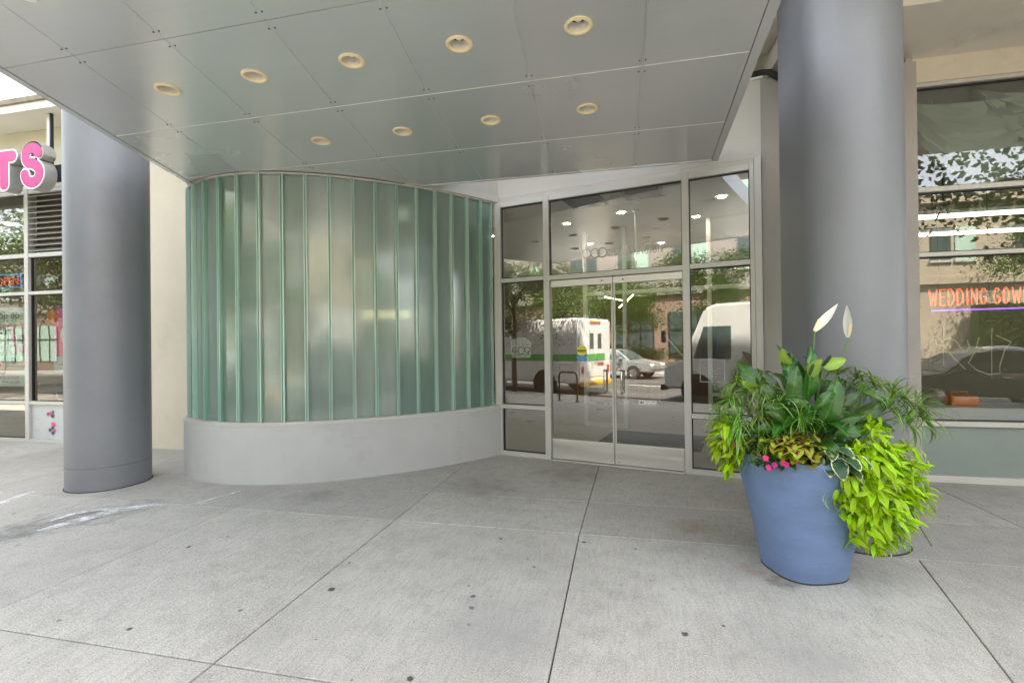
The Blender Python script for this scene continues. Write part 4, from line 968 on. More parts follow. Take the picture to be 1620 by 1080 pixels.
# ------------------------------------------------------------------ plants
def leaf_mesh(name, L, W, m, prof='lance', droop=.25, fold=.25, wave=0.0, n=8, tip=.0):
    vs_, uvs, fs_ = [], [], []; ang = 0; x = z = 0; st = L / n
    for i in range(n + 1):
        u = i / n
        if prof == 'lance': w = math.sin(math.pi * min(1, u * .93 + .07)) ** .8 * (1 - .35 * u) * 1.15
        elif prof == 'ovate': w = (math.sin(math.pi * u ** .72) ** .75) if 0 < u < 1 else 0
        elif prof == 'strap': w = min(1, u * 8 + .3) * (1 - u ** 3)
        else: w = math.sin(math.pi * u) ** .6
        w = max(w, .02) * W / 2
        for j in (-1, -.5, 0, .5, 1):
            zz = abs(j) * w * fold + wave * W * math.sin(u * 14 + j * 2) * abs(j)
            vs_.append((x - math.sin(ang) * zz, j * w, z + math.cos(ang) * zz)); uvs.append((u, .5 + j / 2))
        x += st * math.cos(ang); z += st * math.sin(ang); ang -= droop / n * (1 + u)
    for i in range(n):
        for j in range(4): fs_.append((i * 5 + j, (i + 1) * 5 + j, (i + 1) * 5 + j + 1, i * 5 + j + 1))
    me = bpy.data.meshes.new(name); me.from_pydata(vs_, [], fs_); uv = me.uv_layers.new(name='UVMap')
    for lp in me.loops: uv.data[lp.index].uv = uvs[lp.vertex_index]
    for p in me.polygons: p.use_smooth = True
    me.materials.append(M[m]); return me
def frame_of(d, up=(0, 0, 1), rollv=0.0):
    d = Vector(d).normalized(); y = Vector(up).cross(d); y = y.normalized() if y.length > 1e-3 else Vector((0, 1, 0)); z = d.cross(y)
    m = Matrix((d, y, z)).transposed().to_4x4(); return m @ Matrix.Rotation(rollv, 4, 'X')
def put(me, par, pos, d, rollv=0, sc=1.0, name='leaf', up=(0, 0, 1)):
    return link_mesh(name, me, par, Matrix.Translation(Vector(pos)) @ frame_of(d, up, rollv) @ Matrix.Scale(sc, 4))
rp = random.Random(11)
RT = Vector((rgt0.x, rgt0.y, 0)); BK = Vector((math.sin(yaw), -math.cos(yaw), 0))       # to the right / towards the street
def merge_leaves(name, items, par, m):
    """items: (mesh, matrix) joined into one part"""
    bm = bmesh.new(); uvl = bm.loops.layers.uv.new('UVMap')
    me_out = bpy.data.meshes.new(name)
    V, F, U = [], [], []
    for me, mw in items:
        b0 = len(V); V += [mw @ v.co for v in me.vertices]; uvd = me.uv_layers[0].data
        for p in me.polygons: F.append([b0 + i for i in p.vertices]); U += [tuple(uvd[li].uv) for li in p.loop_indices]
    bm.free(); me_out.from_pydata(V, [], F); uv = me_out.uv_layers.new(name='UVMap')
    for i, c in enumerate(U): uv.data[i].uv = c
    for p in me_out.polygons: p.use_smooth = True
    me_out.materials.append(M[m]); return link_mesh(name, me_out, par)
def stem(par, pts, r_, m='plant_stem', name='stem'):
    b = MB(); b.tube(pts, r_, 6); o = b.build(name, m, par, smooth=True)
    uv = o.data.uv_layers.new(name='UVMap')
    return o
# lime sweet potato vine: leaves over a cascading cushion
lime = [leaf_mesh('lime_leaf', .104 * k, .029 * k, 'lime_leaf', 'lance', d, .3, w) for k, d, w in ((1, .5, .06), (.85, .9, .1), (1.1, .3, .05), (.75, 1.1, .08))]
def vine(label, cen, rad, nleaf, nstuff, root_, seed, lean):
    rnd = random.Random(seed); t = thing('lime_vine', label, 'vine', root_, group='lime green vines in the planter')
    off = Vector(root_); cen = Vector(cen); A = RT * rad[0]; B = BK * rad[1]; Cz = Vector((0, 0, rad[2])); items = []
    for k in range(nleaf + nstuff):
        stuff = k >= nleaf
        while True:
            q = Vector((rnd.gauss(0, 1), rnd.gauss(0, 1), rnd.gauss(0, 1))).normalized()
            if stuff or q.y > -.55: break
        shell = rnd.uniform(.5, .98) if stuff else rnd.uniform(.78, 1.03)
        lobes = 1 + .14 * math.sin(q.x * 7 + seed) * math.cos(q.z * 6 + seed * 2)
        taper = 1 - .28 * max(0, -q.z) ** 1.5
        pos = cen + (A * q.x * taper + B * q.y * taper + Cz * q.z) * shell * lobes
        out = (RT * q.x + BK * q.y).normalized()
        d = out * rnd.uniform(.35, 1.0) + Vector((0, 0, rnd.uniform(-1.1, .25) + .35 * q.z)) + lean * .3 + RT * rnd.uniform(-.5, .5)
        pos = pos - d.normalized() * .07
        # keep out of the pot and the column
        dd = pos - PC; rad_ = math.hypot(dd.x, dd.y)
        if pos.z < PH and rad_ < pot_r(pos.z) + .02: pos += Vector((dd.x, dd.y, 0)).normalized() * (pot_r(pos.z) + .03 - rad_)
        cq = Vector((1.85, max(4.42, min(4.95, pos.y)), 0)) ; dv = Vector((pos.x, pos.y, 0)) - cq
        if dv.length < .40: pos += dv.normalized() * (.42 - dv.length)
        up = (q + Vector((0, 0, .7))).normalized(); me = lime[rnd.randrange(4)]; sc = rnd.uniform(.7, 1.12)
        mw = Matrix.Translation(pos - off) @ frame_of(d, out * .9 + Vector((0, 0, .8)), rnd.uniform(-.5, .5)) @ Matrix.Scale(sc, 4)
        if stuff: items.append((me, mw))
        else: link_mesh('leaf', me, t, mw)
    if items: tag(merge_leaves('inner_leaves', items, t, 'lime_leaf'), kind='stuff')
    for k in range(16):
        a = rnd.uniform(-1, 1); p0 = off + RT * a * .1; p3 = cen + A * rnd.uniform(-.7, .8) + B * rnd.uniform(-.3, .6) + Cz * rnd.uniform(-.85, .3)
        p1 = p0.lerp(p3, .4) + Vector((0, 0, .15))
        stem(t, [p0 - off, p1 - off, p3 - off], .004)
    return t
vine('large mound of lime green vine leaves spilling over the planter rim', PC + RT * .275 + BK * .35 + Vector((0, 0, .64)), (.335, .22, .40), 300, 800, PC + RT * .25 + BK * .12 + Vector((0, 0, PH - .05)), 5, RT)
vine('smaller lime green vine hanging from the planter on the entrance side', PC - RT * .535 + BK * .02 + Vector((0, 0, .875)), (.135, .17, .22), 150, 110, PC - RT * .28 + Vector((0, 0, PH - .05)), 9, -RT)
vine('few lime vine leaves beside the column, behind the large lime mound', PC + RT * .48 - BK * .10 + Vector((0, 0, 1.0)), (.10, .08, .12), 40, 10, PC + RT * .3 - BK * .1 + Vector((0, 0, PH - .05)), 13, RT)
# peace lily
lily = [leaf_mesh('lily_leaf', L, W, 'lily_leaf', 'lance', d * 1.5, .3, w * 1.8, 10) for L, W, d, w in ((.34, .125, .5, .03), (.28, .11, .8, .05), (.38, .13, .3, .02), (.24, .10, 1.1, .05))]
pl = thing('peace_lily', 'dark glossy peace lily with white flowers in the middle of the planter', 'plant', PC + Vector((0, 0, PH - .05)))
def offs(r_, b_, z): return RT * r_ + BK * b_ + Vector((0, 0, z))
def lily_leaf(base, tipdir, length, mi, rollv=0.0, upv_=None):
    base = Vector(base); p0 = Vector((base.x * .25, base.y * .25, 0))
    stem(pl, [p0, p0.lerp(base, .55) + Vector((0, 0, .04)), base], .006, name='leaf_stalk')
    put(lily[mi], pl, base, tipdir, rollv, length, up=upv_ or (BK * .8 + Vector((0, 0, .6))))
LD = [(-.20, .08, .34, (-.25, .1, 1), 1.0, 0), (-.12, .12, .25, (-.1, .2, 1), .95, 1), (-.03, .10, .42, (.2, .2, 1), 1.0, 2), (.05, .16, .26, (.25, .35, 1), 1.05, 0), (.13, .06, .36, (.5, .1, .7), 1.0, 1), (.02, .0, .48, (-.35, 0, 1), .95, 2),
      (.20, .1, .22, (.8, .3, .25), 1.1, 0), (.24, .16, .08, (.9, .4, -.25), 1.15, 2), (.12, .2, .12, (.5, .7, .1), 1.0, 1), (-.02, .2, .12, (.1, .8, .3), .95, 3), (-.14, .18, .10, (-.4, .7, .2), 1.0, 1), (-.22, .1, .18, (-.8, .4, .3), .95, 0),
      (-.08, .05, .52, (-.15, 0, .9), .85, 1), (.09, -.05, .45, (.3, -.2, .9), 1.0, 2), (.16, -.08, .38, (.7, -.3, .6), 1.0, 0), (-.15, -.1, .4, (-.5, -.3, .8), 1.0, 2), (0, -.1, .4, (0, -.5, .8), 1.0, 0), (.1, .13, .4, (.15, .4, .85), .9, 3), (-.05, .16, .34, (-.3, .5, .6), .85, 3), (.06, .2, .02, (.2, 1, .1), .9, 1)]
for (r_, b_, z, d, sc, mi) in LD: lily_leaf(offs(r_, b_, z), RT * d[0] + BK * d[1] + Vector((0, 0, d[2])), sc, mi, rp.uniform(-.4, .4))
for (r_, b_, z, d, sc, mi) in ((-.26, .12, .40, (-.35, .25, .9), 1.05, 0), (-.16, .16, .42, (.05, .3, 1), 1.05, 2), (.0, .17, .36, (.3, .5, .8), 1.1, 0), (.15, .15, .34, (.5, .4, .7), 1.05, 2), (.22, .04, .44, (.5, .1, .8), 1.0, 0), (-.06, .2, .22, (-.2, .7, .5), 1.05, 2),
                               (.1, .22, .2, (.5, .7, .4), 1.05, 0), (-.2, .18, .26, (-.5, .6, .5), 1.0, 2), (.28, .12, .3, (.8, .3, .4), 1.05, 2), (.04, .06, .56, (.1, .15, 1), .9, 0)):
    lily_leaf(offs(r_, b_, z), RT * d[0] + BK * d[1] + Vector((0, 0, d[2])), sc * rp.uniform(.62, .8), (1, 3, 0)[mi], rp.uniform(-.5, .5))
for k in range(34):
    a = rp.uniform(0, 6.28); rr_ = rp.uniform(.05, .27); lily_leaf(offs(rr_ * math.cos(a), rr_ * math.sin(a), rp.uniform(.03, .33)), RT * math.cos(a) + BK * math.sin(a) + Vector((0, 0, rp.uniform(-.1, 1))), rp.uniform(.75, 1), rp.randrange(4), rp.uniform(-.6, .6))
spw = leaf_mesh('spathe', .235, .062, 'lily_spathe', 'lance', -.35, .55, .0, 10); spg = leaf_mesh('spathe_green', .15, .085, 'lily_spathe_green', 'ovate', .3, .3, .05, 8)
def flower(base, d, me, dark):
    base = Vector(base); p0 = Vector((base.x * .3, base.y * .3, .0)); stem(pl, [p0, p0.lerp(base, .6) + Vector((0, 0, .02)), base], .005, name='flower_stalk')
    put(me, pl, base, d, 0, 1, 'spathe', up=-RT + BK * .6)
    q = base + Vector((0, 0, .012)); dd = (Vector(d).normalized() * .5 + Vector((0, 0, .7)) + BK * .3).normalized(); b = MB(); b.tube([q, q + dd * .04, q + dd * .075, q + dd * .085], [.009, .012, .011, .004], 8); o = b.build('spadix', 'spadix_dark' if dark else 'spadix', pl, smooth=True); o.data.uv_layers.new(name='UVMap')
flower(offs(.07, .06, .885), RT * .75 + BK * .1 + Vector((0, 0, .8)), spw, False)
flower(offs(.345, .0, .84), RT * .03 + BK * .05 + Vector((0, 0, 1)), spw, False)
for (r_, b_, z, d) in ((-.02, .14, .58, (.1, .5, .7)), (-.13, .1, .66, (-.3, .2, .3)), (-.34, .1, .50, (-.8, .3, .25)), (.07, .14, .64, (.6, .3, .3))): flower(offs(r_, b_, z), RT * d[0] + BK * d[1] + Vector((0, 0, d[2])), spg, True)
# umbrella sedge: stems with drooping whorls of thin leaves
sed = [leaf_mesh('sedge_blade', L, .0100, 'sedge_leaf', 'strap', d, .3, 0, 7) for L, d in ((.27, 1.6), (.22, 1.1), (.31, 2.1), (.19, .7))]
def sedge(label, tips, seed, nbl=30):
    rnd = random.Random(seed); c = sum((Vector(q[0]) for q in tips), Vector()) / len(tips); base = PC + Vector((0, 0, PH - .05)) + Vector((c.x, c.y, 0)) * .45
    t = thing('umbrella_sedge', label, 'plant', base, group='thin leaved sedges in the planter'); off = base - (PC + Vector((0, 0, PH - .05)))
    for tip, sc in tips:
        tip = Vector(tip) - off; p0 = Vector((rnd.uniform(-.05, .05), rnd.uniform(-.05, .05), 0)); mid = p0.lerp(tip, .55) + Vector((0, 0, .10))
        stem(t, [p0, p0.lerp(mid, .5) + Vector((0, 0, .03)), mid, mid.lerp(tip, .6) + Vector((0, 0, .025)), tip], .0038)
        items = []; ax = (tip - mid).normalized()
        for k in range(nbl):
            a = k * 2.4 + rnd.uniform(-.3, .3); side = ax.orthogonal().normalized(); o2 = ax.cross(side)
            d = (side * math.cos(a) + o2 * math.sin(a)) * rnd.uniform(.6, 1) + ax * rnd.uniform(.1, .9) + Vector((0, 0, .15))
            items.append((sed[rnd.randrange(4)], Matrix.Translation(tip) @ frame_of(d, (0, 0, 1), rnd.uniform(-.6, .6)) @ Matrix.Scale(sc * rnd.uniform(.75, 1.15), 4)))
        merge_leaves('leaf_whorl', items, t, 'sedge_leaf')
    return t
sedge('tall feathery sedge arching from the planter toward the shop window', [(offs(.26, .0, .58), .95), (offs(.38, .02, .55), 1), (offs(.48, .05, .50), 1), (offs(.58, .08, .44), 1), (offs(.68, .06, .40), .95), (offs(.74, .12, .30), .95), (offs(.50, .14, .36), 1), (offs(.36, .10, .46), .95), (offs(.62, .15, .26), .9), (offs(.44, -.06, .46), .9), (offs(.28, .16, .26), .9), (offs(.80, .02, .36), .85)], 21)
sedge('feathery green sedge on the entrance side of the planter', [(offs(-.40, .04, .46), .85), (offs(-.33, .1, .36), .9), (offs(-.46, .1, .30), .85), (offs(-.26, .14, .30), .85), (offs(-.48, .02, .38), .8), (offs(-.38, .16, .2), .8), (offs(-.28, .06, .44), .8), (offs(-.18, .2, .24), .8), (offs(-.42, -.04, .24), .8), (offs(-.5, .12, .18), .75), (offs(-.3, .2, .12), .7), (offs(-.52, .06, .42), .8), (offs(-.44, .0, .52), .8), (offs(-.36, .12, .5), .85), (offs(-.5, .16, .26), .8), (offs(-.22, .12, .4), .85), (offs(-.14, .24, .32), .75), (offs(-.4, .2, .34), .85), (offs(-.56, .0, .3), .8), (offs(-.25, .22, .18), .7)], 23, 26)
# coleus
col_l = [leaf_mesh('coleus_leaf', L * 1.25, L * .95, 'coleus_leaf', 'ovate', d, .2, .06, 8) for L, d in ((.105, .6), (.09, .9), (.12, .4))]
cl = thing('coleus', 'lime edged burgundy coleus at the front rim of the planter', 'plant', PC + offs(-.20, .26, PH - .04))
for k in range(19):
    a = rp.uniform(0, 6.28); rr_ = rp.uniform(0, .165); tip = offs(rr_ * 1.25 * math.cos(a), rr_ * .7 * math.sin(a) + .03, rp.uniform(.06, .21) - .05 * max(0, math.sin(a)))
    stem(cl, [Vector((tip.x * .3, tip.y * .3, 0)), tip * .6 + Vector((0, 0, .02)), tip], .004)
    for j in range(5):
        b_ = a + j * 1.257 + rp.uniform(-.2, .2); put(col_l[rp.randrange(3)], cl, tip - Vector((0, 0, .012 * (j % 3))), RT * math.cos(b_) + BK * math.sin(b_) + Vector((0, 0, rp.uniform(-.1, .45))) + BK * .35, rp.uniform(-.2, .2), rp.uniform(.75, 1.1))
# hosta
hos = [leaf_mesh('hosta_leaf', L, L * .66, 'hosta_leaf', 'ovate', d, .25, .03, 8) for L, d in ((.135, .8), (.115, 1.1), (.15, .6))]
ho = thing('hosta', 'white edged hosta leaves lying over the front rim of the planter', 'plant', PC + offs(-.02, .32, PH - .02))
for k in range(26):
    a = R(90) + rp.uniform(-1.6, 1.6); rr_ = rp.uniform(.02, .13); z = rp.uniform(.0, .12); q = offs(rr_ * math.cos(a) * 1.1, rr_ * math.sin(a) * .9, z)
    stem(ho, [(0, 0, 0), q * .5 + Vector((0, 0, .02)), q], .004); put(hos[k % 3], ho, q, RT * math.cos(a) + BK * (math.sin(a) * .7 + .3) + Vector((0, 0, rp.uniform(-.9, .15))), rp.uniform(-.3, .3), rp.uniform(.75, 1.05), up=BK * .5 + Vector((0, 0, .8)))
# croton-like yellow blotched plant
cro = [leaf_mesh('croton_leaf', .10, .03, 'croton_leaf', 'lance', .7, .2, .0, 7)]
cr_ = thing('croton', 'small yellow blotched foliage plant between the coleus and the hanging vine', 'plant', PC + offs(-.36, .12, PH - .02))
for k in range(34):
    a = rp.uniform(0, 6.28); q = offs(rp.uniform(-.09, .09), rp.uniform(-.05, .06), rp.uniform(.03, .13)); put(cro[0], cr_, q, RT * math.cos(a) + BK * (math.sin(a) + .4) + Vector((0, 0, rp.uniform(-.2, .7))), rp.uniform(-.4, .4), rp.uniform(.7, 1.1))
for k in range(6): stem(cr_, [(0, 0, 0), offs(rp.uniform(-.07, .07), rp.uniform(-.04, .05), rp.uniform(.05, .12))], .003)
# impatiens
iml = leaf_mesh('impatiens_leaf', .06, .036, 'impatiens_leaf', 'ovate', .6, .2, 0, 6)
im = thing('impatiens', 'low impatiens with magenta flowers at the planter rim', 'plant', PC + offs(-.315, .24, PH - .03))
for k in range(60):
    a = R(90) + rp.uniform(-1.9, 1.9); q = offs(rp.uniform(-.16, .16), rp.uniform(-.03, .10), rp.uniform(.0, .075)); put(iml, im, q, RT * math.cos(a) + BK * math.sin(a) + Vector((0, 0, rp.uniform(-.8, .3))), rp.uniform(-.4, .4), rp.uniform(.7, 1.15))
pet = leaf_mesh('petal', .021, .019, 'petal_pink', 'round', .3, .1, 0, 4); petr = leaf_mesh('petal_r', .021, .019, 'petal_red', 'round', .3, .1, 0, 4)
for i, (r_, b_, z) in enumerate(((-.12, .10, .055), (-.075, .12, .015), (.0, .12, .02), (-.02, .12, .03), (.07, .11, .035), (-.11, .115, .0), (.05, .03, .12), (-.22, -.08, .10))):
    fl = MB(); c = offs(r_, b_ + .012, z + .012); fd = (BK + Vector((0, 0, .35))).normalized(); s1 = fd.orthogonal().normalized(); s2 = fd.cross(s1); items = []
    for j in range(5): a = j * 1.257; items.append((petr if i == 7 else pet, Matrix.Translation(c) @ frame_of(s1 * math.cos(a) + s2 * math.sin(a) + fd * .15, fd)))
    merge_leaves('flower', items, im, 'petal_red' if i == 7 else 'petal_pink')
hs_ = thing('trailing_sprig', 'short trailing green sprig hanging over the front of the blue pot', 'plant', PC + offs(.015, .40, PH))
for k in range(16): put(sed[3], hs_, (rp.uniform(-.01, .01), rp.uniform(-.01, .01), -.005 * k), RT * rp.uniform(-.3, .3) + BK * .25 + Vector((0, 0, -1)), rp.uniform(-1, 1), .42)
stem(hs_, [offs(0, -.04, .0), offs(0, .02, .01), offs(0, .03, -.08)], .003)

# ------------------------------------------------------------------ the street that the glass mirrors
def wheel(par, x, y, r_, w, out):
    b = MB(); b.lathe([(r_ * .62, -w / 2), (r_ * .97, -w / 2), (r_, -w * .3), (r_, w * .3), (r_ * .97, w / 2), (r_ * .62, w / 2)], (x, y, r_), 26, axis='y'); wh = b.build('wheel', 'tyre', par, smooth=True)
    b = MB(); b.lathe([(r_ * .63, out * w * .46), (r_ * .58, out * w * .30), (r_ * .3, out * w * .36), (.001, out * w * .42)], (x, y, r_), 22, axis='y'); b.build('rim', 'rim', wh, smooth=True)
def step_van(label, loc, body_m, front_sign, L=6.2, W=2.15, Hh=2.55, stripe=None):
    """box body with a stubby nose; the nose points to front_sign * X"""
    t = thing('delivery_van', label, 'van', loc); f = front_sign; X = lambda a: a * f
    prof = [(-L / 2, .42), (L / 2 - .05, .42), (L / 2, .62), (L / 2, 1.05), (L / 2 - .55, 1.25), (L / 2 - 1.15, Hh - .12), (L / 2 - 1.4, Hh), (-L / 2, Hh)]
    b = MB(); n = len(prof); b.add([(X(x), -W / 2, z) for x, z in prof] + [(X(x), W / 2, z) for x, z in prof], [tuple(range(n)), tuple(range(2 * n - 1, n - 1, -1))] + [(i, n + i, n + (i + 1) % n, (i + 1) % n) for i in range(n)])
    bm = bmesh.new(); bm.from_mesh(b.mesh('body')); bmesh.ops.recalc_face_normals(bm, faces=bm.faces); bmesh.ops.bevel(bm, geom=[e for e in bm.edges], offset=.06, segments=3, affect='EDGES', clamp_overlap=True)
    me = bpy.data.meshes.new('body'); bm.to_mesh(me); bm.free(); me.materials.append(M[body_m]); link_mesh('body', me, t); autosmooth(me, R(35))
    a0, a1 = Vector((L / 2 - .58, 0, 1.30)), Vector((L / 2 - 1.12, 0, Hh - .18)); nrm = Vector((a1.z - a0.z, 0, a0.x - a1.x)).normalized() * .012
    for s_ in (-1, 1):
        y0, y1 = (.04, W / 2 - .12); b = MB(); b.add([(X(a0.x + nrm.x), s_ * y0, a0.z + nrm.z), (X(a0.x + nrm.x), s_ * y1, a0.z + nrm.z), (X(a1.x + nrm.x), s_ * y1, a1.z + nrm.z), (X(a1.x + nrm.x), s_ * y0, a1.z + nrm.z)], [(0, 1, 2, 3)]); b.build('windscreen', 'far_glass', t)
        yy = s_ * (W / 2 + .006); b = MB(); b.add([(X(L / 2 - .85), yy, 1.28), (X(L / 2 - 1.85), yy, 1.28), (X(L / 2 - 1.85), yy, 2.15), (X(L / 2 - 1.15), yy, 2.15)], [(0, 1, 2, 3)]); b.build('side_window', 'far_glass', t)
        if stripe:
            for (z0, z1, m) in stripe: MB().box(*sorted((X(-L / 2 + .07), X(L / 2 - 2.0))), *sorted((s_ * (W / 2 - .01), s_ * (W / 2 + .004))), z0, z1).build('stripe', m, t)
        b = MB(); b.tube([(X(L / 2 - .6), s_ * W / 2, 1.3), (X(L / 2 - .1), s_ * (W / 2 + .2), 1.95)], .015, 6); mr = b.build('mirror_arm', 'chrome', t); MB().box(*sorted((X(L / 2 - .06), X(L / 2 - .14))), *sorted((s_ * (W / 2 + .1), s_ * (W / 2 + .3))), 1.72, 2.06).build('mirror', 'black_metal', mr, bevel=.02)
        MB().box(*sorted((X(L / 2 - .02), X(L / 2 + .01))), *sorted((s_ * (W / 2 - .45), s_ * (W / 2 - .2))), .72, .9).build('headlight', 'bulb_glass', t, bevel=.01)
        for xx in (-L / 2 + 1.35, L / 2 - .95):
            wheel(t, X(xx), s_ * (W / 2 - .10), .37, .24, s_); b = MB(); b.lathe([(.001, 0), (.46, 0)], (X(xx), s_ * (W / 2 + .004), .40), 24, axis='y'); b.build('wheel_arch', 'tyre', t)
    MB().box(*sorted((X(L / 2 + .0), X(L / 2 + .12))), -W / 2 + .04, W / 2 - .04, .36, .52).build('bumper', 'black_metal', t, bevel=.02)
    # rear
    xr = X(-L / 2) - .012 * f
    for s_ in (-1, 1):
        d = MB().box(*sorted((xr, xr + .02 * f)), *sorted((s_ * .01, s_ * .62)), .62, 2.2).build('rear_door', body_m, t, bevel=.006)
        MB().box(*sorted((xr - .006 * f, xr + .0 * f)), *sorted((s_ * .14, s_ * .40)), 1.55, 2.06).build('pane', 'far_glass', d, bevel=.003); MB().box(*sorted((xr - .03 * f, xr)), *sorted((s_ * .05, s_ * .08)), 1.05, 1.3).build('handle', 'chrome', d)
        if stripe: MB().box(*sorted((xr - .009 * f, xr - .004 * f)), *sorted((s_ * .012, s_ * .617)), stripe[0][0], stripe[0][1]).build('stripe', stripe[0][2], d)
        MB().box(*sorted((xr - .01 * f, xr + .01 * f)), *sorted((s_ * .78, s_ * .92)), .75, .98).build('tail_light', 'truck_red', t, bevel=.005)
    MB().box(*sorted((xr - .01 * f, xr + .01 * f)), -.35, .35, Hh - .14, Hh - .08).build('marker_lamp', 'amber', t)
    MB().box(*sorted((xr - .16 * f, xr + .0 * f)), -W / 2 + .05, W / 2 - .05, .34, .46).build('rear_step', 'truck_yellow', t, bevel=.01)
    return t
v1 = step_van('white delivery van with a green stripe and yellow rear step', (-8.35, -2.15, -.14), 'truck_white', -1, stripe=[(1.15, 1.38, 'truck_green')])
for k, (y0, y1) in enumerate(((-.52, -.42), (-.40, -.34), (-.32, -.26), (-.24, -.14))): MB().box(3.122, 3.126, y0, y1, 1.0 - .02 * (k % 2), 1.09).build('print', 'truck_red', v1)
step_van('grey white delivery truck with a dark blue stripe behind the viewer', (.75, -2.35, -.14), 'truck_grey', -1, L=6.6, Hh=2.75, stripe=[(1.06, 1.14, 'truck_blue'), (1.16, 1.19, 'truck_red')])
def sedan(label, loc, m, rz=0.0):
    t = thing('parked_car', label, 'car', loc, rz)
    prof = [(-2.3, .34), (2.25, .34), (2.32, .55), (2.22, .74), (1.25, .90), (.55, 1.36), (.0, 1.44), (-.75, 1.40), (-1.5, .98), (-2.2, .93), (-2.34, .62)]
    half = [.80, .80, .84, .84, .86, .60, .58, .58, .80, .80, .82]
    n = len(prof); b = MB(); b.add([(x, -h, z) for (x, z), h in zip(prof, half)] + [(x, h, z) for (x, z), h in zip(prof, half)], [tuple(range(n)), tuple(range(2 * n - 1, n - 1, -1))] + [(i, n + i, n + (i + 1) % n, (i + 1) % n) for i in range(n)])
    me = b.mesh('body'); bm = bmesh.new(); bm.from_mesh(me); bmesh.ops.recalc_face_normals(bm, faces=bm.faces); bmesh.ops.triangulate(bm, faces=[f for f in bm.faces if len(f.verts) > 4]); bmesh.ops.bevel(bm, geom=[e for e in bm.edges if e.calc_face_angle(0) > .15], offset=.05, segments=2, affect='EDGES', clamp_overlap=True)
    bm.to_mesh(me); bm.free(); me.materials.append(M[m]); link_mesh('body', me, t); autosmooth(me, R(45))
    for s_ in (-1, 1):
        for pts in ([(1.08, .96), (.52, 1.31), (.05, 1.38), (.05, .96)], [(-.02, .96), (-.02, 1.38), (-.68, 1.34), (-1.28, 1.0)]):
            b = MB(); b.add([(x, s_ * (.862 - max(0, z - .92) * .58), z) for x, z in pts], [tuple(range(4))]); b.build('side_window', 'far_glass', t)
        MB().box(.72, .9, *sorted((s_ * .86, s_ * 1.02)), .93, 1.05).build('wing_mirror', m, t, bevel=.03)
        MB().box(-.1, .1, *sorted((s_ * .84, s_ * .875)), .80, .83).build('handle', 'chrome', t)
        MB().box(2.16, 2.29, *sorted((s_ * .48, s_ * .76)), .60, .72).build('headlight', 'bulb_glass', t, bevel=.02); MB().box(-2.34, -2.2, *sorted((s_ * .48, s_ * .78)), .72, .86).build('tail_light', 'truck_red', t, bevel=.02)
        for xx in (-1.38, 1.42): wheel(t, xx, s_ * .76, .33, .22, s_)
    for (x0, z0, x1, z1, w0, w1, nm_) in ((1.22, .94, .58, 1.35, .74, .55, 'windscreen'), (-1.44, 1.03, -.80, 1.385, .70, .53, 'rear_window')):
        nx, nz = (z1 - z0), -(x1 - x0); 
        if nz < 0: nx, nz = -nx, -nz
        l_ = math.hypot(nx, nz); nx, nz = nx / l_ * .02, nz / l_ * .02
        MB().add([(x0 + nx, -w0, z0 + nz), (x0 + nx, w0, z0 + nz), (x1 + nx, w1, z1 + nz), (x1 + nx, -w1, z1 + nz)], [(0, 1, 2, 3)]).build(nm_, 'far_glass', t)
    return t
sedan('silver sedan parked across the road in front of the brown building', (-8.6, -9.9, -.14), 'car_silver')
sedan('dark sedan parked at the near kerb, mirrored in the neon sign window', (8.9, -1.75, -.14), 'car_dark', R(180))
sedan('dark sedan parked across the road by the hedge', (14.6, -10.2, -.14), 'car_dark')
sedan('white sedan parked across the road by the brown building', (-19.5, -10.0, -.14), 'truck_white')
bk = thing('bike_rack', 'dark hoop bike rack standing on the pavement', 'bike rack', (-4.35, .95, 0), R(8))
b = MB(); b.tube([(-.32, 0, .0), (-.32, 0, .62)] + [(-.2 - .12 * math.cos(a), 0, .66 + .14 * math.sin(a)) for a in (.3, .7, 1.1, 1.5)] + [(.2 + .12 * math.sin(a), 0, .66 + .14 * math.cos(a)) for a in (.07, .5, .9, 1.3)] + [(.32, 0, .62), (.32, 0, 0)], .025, 10); b.build('hoop', 'rack_metal', bk, smooth=True)
for x in (-.32, .32): b = MB(); b.lathe([(.001, .012), (.07, .012), (.07, .001)], (x, 0, 0), 16); b.build('foot_plate', 'rack_metal', bk)
sg = thing('stop_sign', 'red octagonal stop sign on a thin post at the kerb', 'road sign', (-17.2, .4, 0), R(-62))
b = MB(); b.tube([(0, 0, 0), (0, 0, 2.45)], .03, 8); b.build('post', 'rack_metal', sg)
for nm_, r_, y_, m in (('rim', .39, -.032, 'sticker_white'), ('plate', .365, -.036, 'stop_red')):
    b = MB(); b.add([(r_ * math.cos(R(22.5 + 45 * k)), y_, 2.1 + r_ * math.sin(R(22.5 + 45 * k))) for k in range(8)], [tuple(range(8))]); b.build(nm_, m, sg)
text_mesh('lettering', 'STOP', .27, 'sticker_white', sg, Matrix.Translation((0, -.04, 2.0)) @ Matrix.Rotation(R(90), 4, 'X'), .001, 'CENTER')

